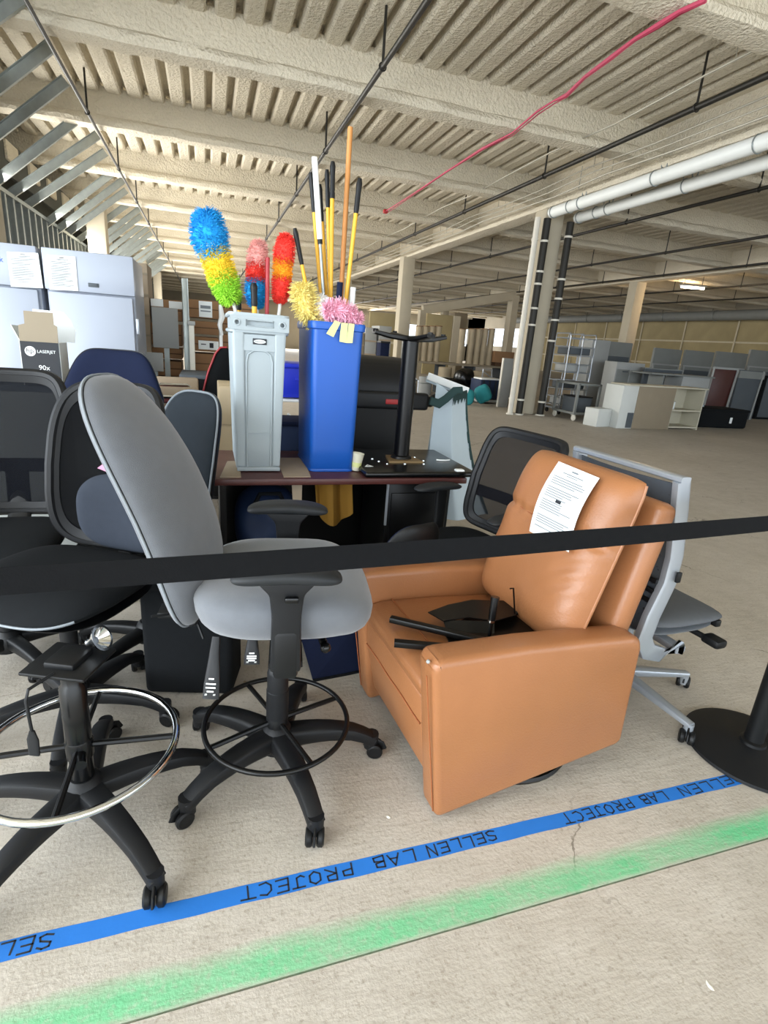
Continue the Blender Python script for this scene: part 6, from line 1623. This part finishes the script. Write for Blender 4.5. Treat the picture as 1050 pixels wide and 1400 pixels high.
    for i, (px, m, r, h, lb) in enumerate(((650, 'kraft_tube', 0.28, 0.75, 'beige drum under the long table, below the right tube cluster'), (575, 'light_grey', 0.20, 0.5, 'pale drum under the left end of the long table'), (600, 'kraft_tube', 0.2, 0.8, 'beige drum under the left tube cluster'), (683, 'light_grey', 0.2, 0.6, 'pale drum under the right end of the long table'))):
        q = A(px, 500, Y)
        t = T('drum', lb, 'drum', (q.x, Y - 0.5, 0))
        P('body', MB().lathe([(0.01, 0), (r, 0), (r, h), (r * 0.9, h + 0.02), (0.01, h + 0.02)], 20), m, t)
        P('hoop', MB().tube([(r * 1.02 * math.cos(j * PI / 9), r * 1.02 * math.sin(j * PI / 9), h * 0.66) for j in range(18)], 0.015, 5, closed=True), 'band', t)
    q = A(622, 510, Y - 1)
    t = T('black_bag', 'heap of black plastic bags before the long table', 'bag', (q.x, Y - 1.2, 0))
    P('bag', MB().pad(0.55, 0.35, 2.2, 0.55, 0.0, lambda x, y: 0.06 * math.sin(x * 11) * math.cos(y * 9), mx=Matrix.Translation((0, 0, 0.01))), 'black_metal', t)
    P('top_bag', MB().pad(0.3, 0.3, 2.2, 0.3, 0.1, lambda x, y: 0.05 * math.sin(x * 15 + y * 8), mx=Matrix.Translation((0.2, 0.0, 0.5))), 'black_gloss', t)
    for i, (px, lb) in enumerate(((672, 'grey tubular chair frame before the right end of the long table'), (560, 'grey tubular chair frame just right of the upturned table\'s column'))):
        q = A(px, 505, Y - 1.2)
        t = T('chair_frame', lb, 'chair', (q.x, Y - 1.3, 0), 0.4 + i)
        P('frame', MB().tube([(-0.25, -0.2, 0.02), (-0.2, -0.2, 0.45), (0.2, -0.2, 0.45), (0.25, -0.2, 0.02)], 0.02, 6).tube([(-0.25, 0.2, 0.02), (-0.2, 0.2, 0.85), (0.2, 0.2, 0.85), (0.25, 0.2, 0.02)], 0.02, 6), 'silver', t)
        P('brace', MB().tube([(-0.2, -0.2, 0.45), (0.2, 0.2, 0.8)], 0.015, 6).tube([(0.2, -0.2, 0.45), (-0.2, 0.2, 0.8)], 0.015, 6), 'silver', t)
        P('seat', MB().rbox((0, 0, 0.46), (0.4, 0.4, 0.03), 0.01), 'panel_dark', t)
    # mid distance left of the column: boards, frame, clutter
    t, *d = fbox('insulation_board', 'pale olive board standing behind the left tube cluster', 'board', 584, 620, 430, 26, 0.12, 'insulation')
    P('frame_post', MB().box((d[0] / 2 + 0.2, 0, d[1] / 2), (0.35, 0.3, d[1])), 'column_paint', t)
    t, *d = fbox('insulation_board', 'tan board standing behind the pale column, left of the olive one', 'board', 506, 548, 428, 27, 0.12, 'insulation')
    P('edge', MB().box((0, -0.07, d[1] * 0.5), (d[0], 0.03, 0.12)), 'seam_tape', t)
    t, *d = fbox('goods_rack', 'brown goods rack right of the olive board in the distance', 'rack', 622, 640, 428, 28, 0.8, 'cabinet_brown')
    P('shelf', MB().box((0, -0.42, d[1] * 0.5), (d[0] * 1.02, 0.05, 0.1)), 'light_grey', t)
    for i, (x0, x1, yt, m, lb) in enumerate(((500, 516, 448, 'light_grey', 'pale wrapped pallet load right of the blue bin, the nearer left one'), (519, 536, 446, 'light_grey', 'pale wrapped pallet load just left of the pale column'), (486, 499, 455, 'cabinet_brown', 'brown pallet load half hidden by the blue bin\'s right rim'), (562, 574, 462, 'panel_grey', 'grey pallet load just right of the pale column'))):
        t, *d = fbox('pallet_load', lb, 'pallet', x0, x1, yt, 17.5, 0.9, m, zb=0.14, group='pallet loads')
        P('pallet', MB().box((0, 0, -0.07), (d[0] * 1.05, 1.0, 0.13)), 'cardboard', t)
        for k in range(3): P('wrap_band', MB().box((0, -0.455, d[1] * (0.25 + 0.25 * k)), (d[0] * 1.0, 0.012, 0.05)), 'cardboard_pale', t)
    t, *d = fbox('waste_bin', 'dark waste bin in front of the pale wrapped pallet loads', 'bin', 521, 533, 468, 14.5, 0.4, 'navy_fabric')
    P('rim', MB().rbox((0, 0, d[1]), (d[0] * 1.08, 0.44, 0.05), 0.01), 'black_plastic', t)
stored()
# steel portal frame in the far bay
t = T('portal_frame', 'pale steel portal frame standing in the far bay left of the column', 'frame', (0, 0, 0))
a, b = A(578, 424, 27), A(704, 404, 27)
P('beam', MB().sweep([a, b], 0.3, 0.45, ex=8), 'column_paint', t)
for p, nm in ((b, 'post'), (a, 'post')):
    P(nm, MB().box((p.x, p.y, p.z / 2), (0.36, 0.36, p.z)), 'column_paint', t)
# small crumbs of rubble on the slab
for i, (px, py, lb) in enumerate(((531, 1117, 'tiny white chip of rubble on the floor right of the grey chair\'s casters'), (335, 933, 'small pale pebbles on the floor behind the black foot ring'), (970, 1349, 'tiny pale chip on the floor at lower right'))):
    q = Z(px, py)
    t = T('rubble_chip', lb, 'rubble', q)
    b = bmesh.new(); bmesh.ops.create_icosphere(b, subdivisions=1, radius=0.008)
    for v in b.verts: v.co = v.co * random.uniform(0.7, 1.2); v.co.z = abs(v.co.z) * 0.7
    P('chip', MB().bm(b, Matrix.Diagonal((1, 1.6, 1, 1))), 'cardboard_pale' if i == 1 else 'white_paint', t, 0); b.free()
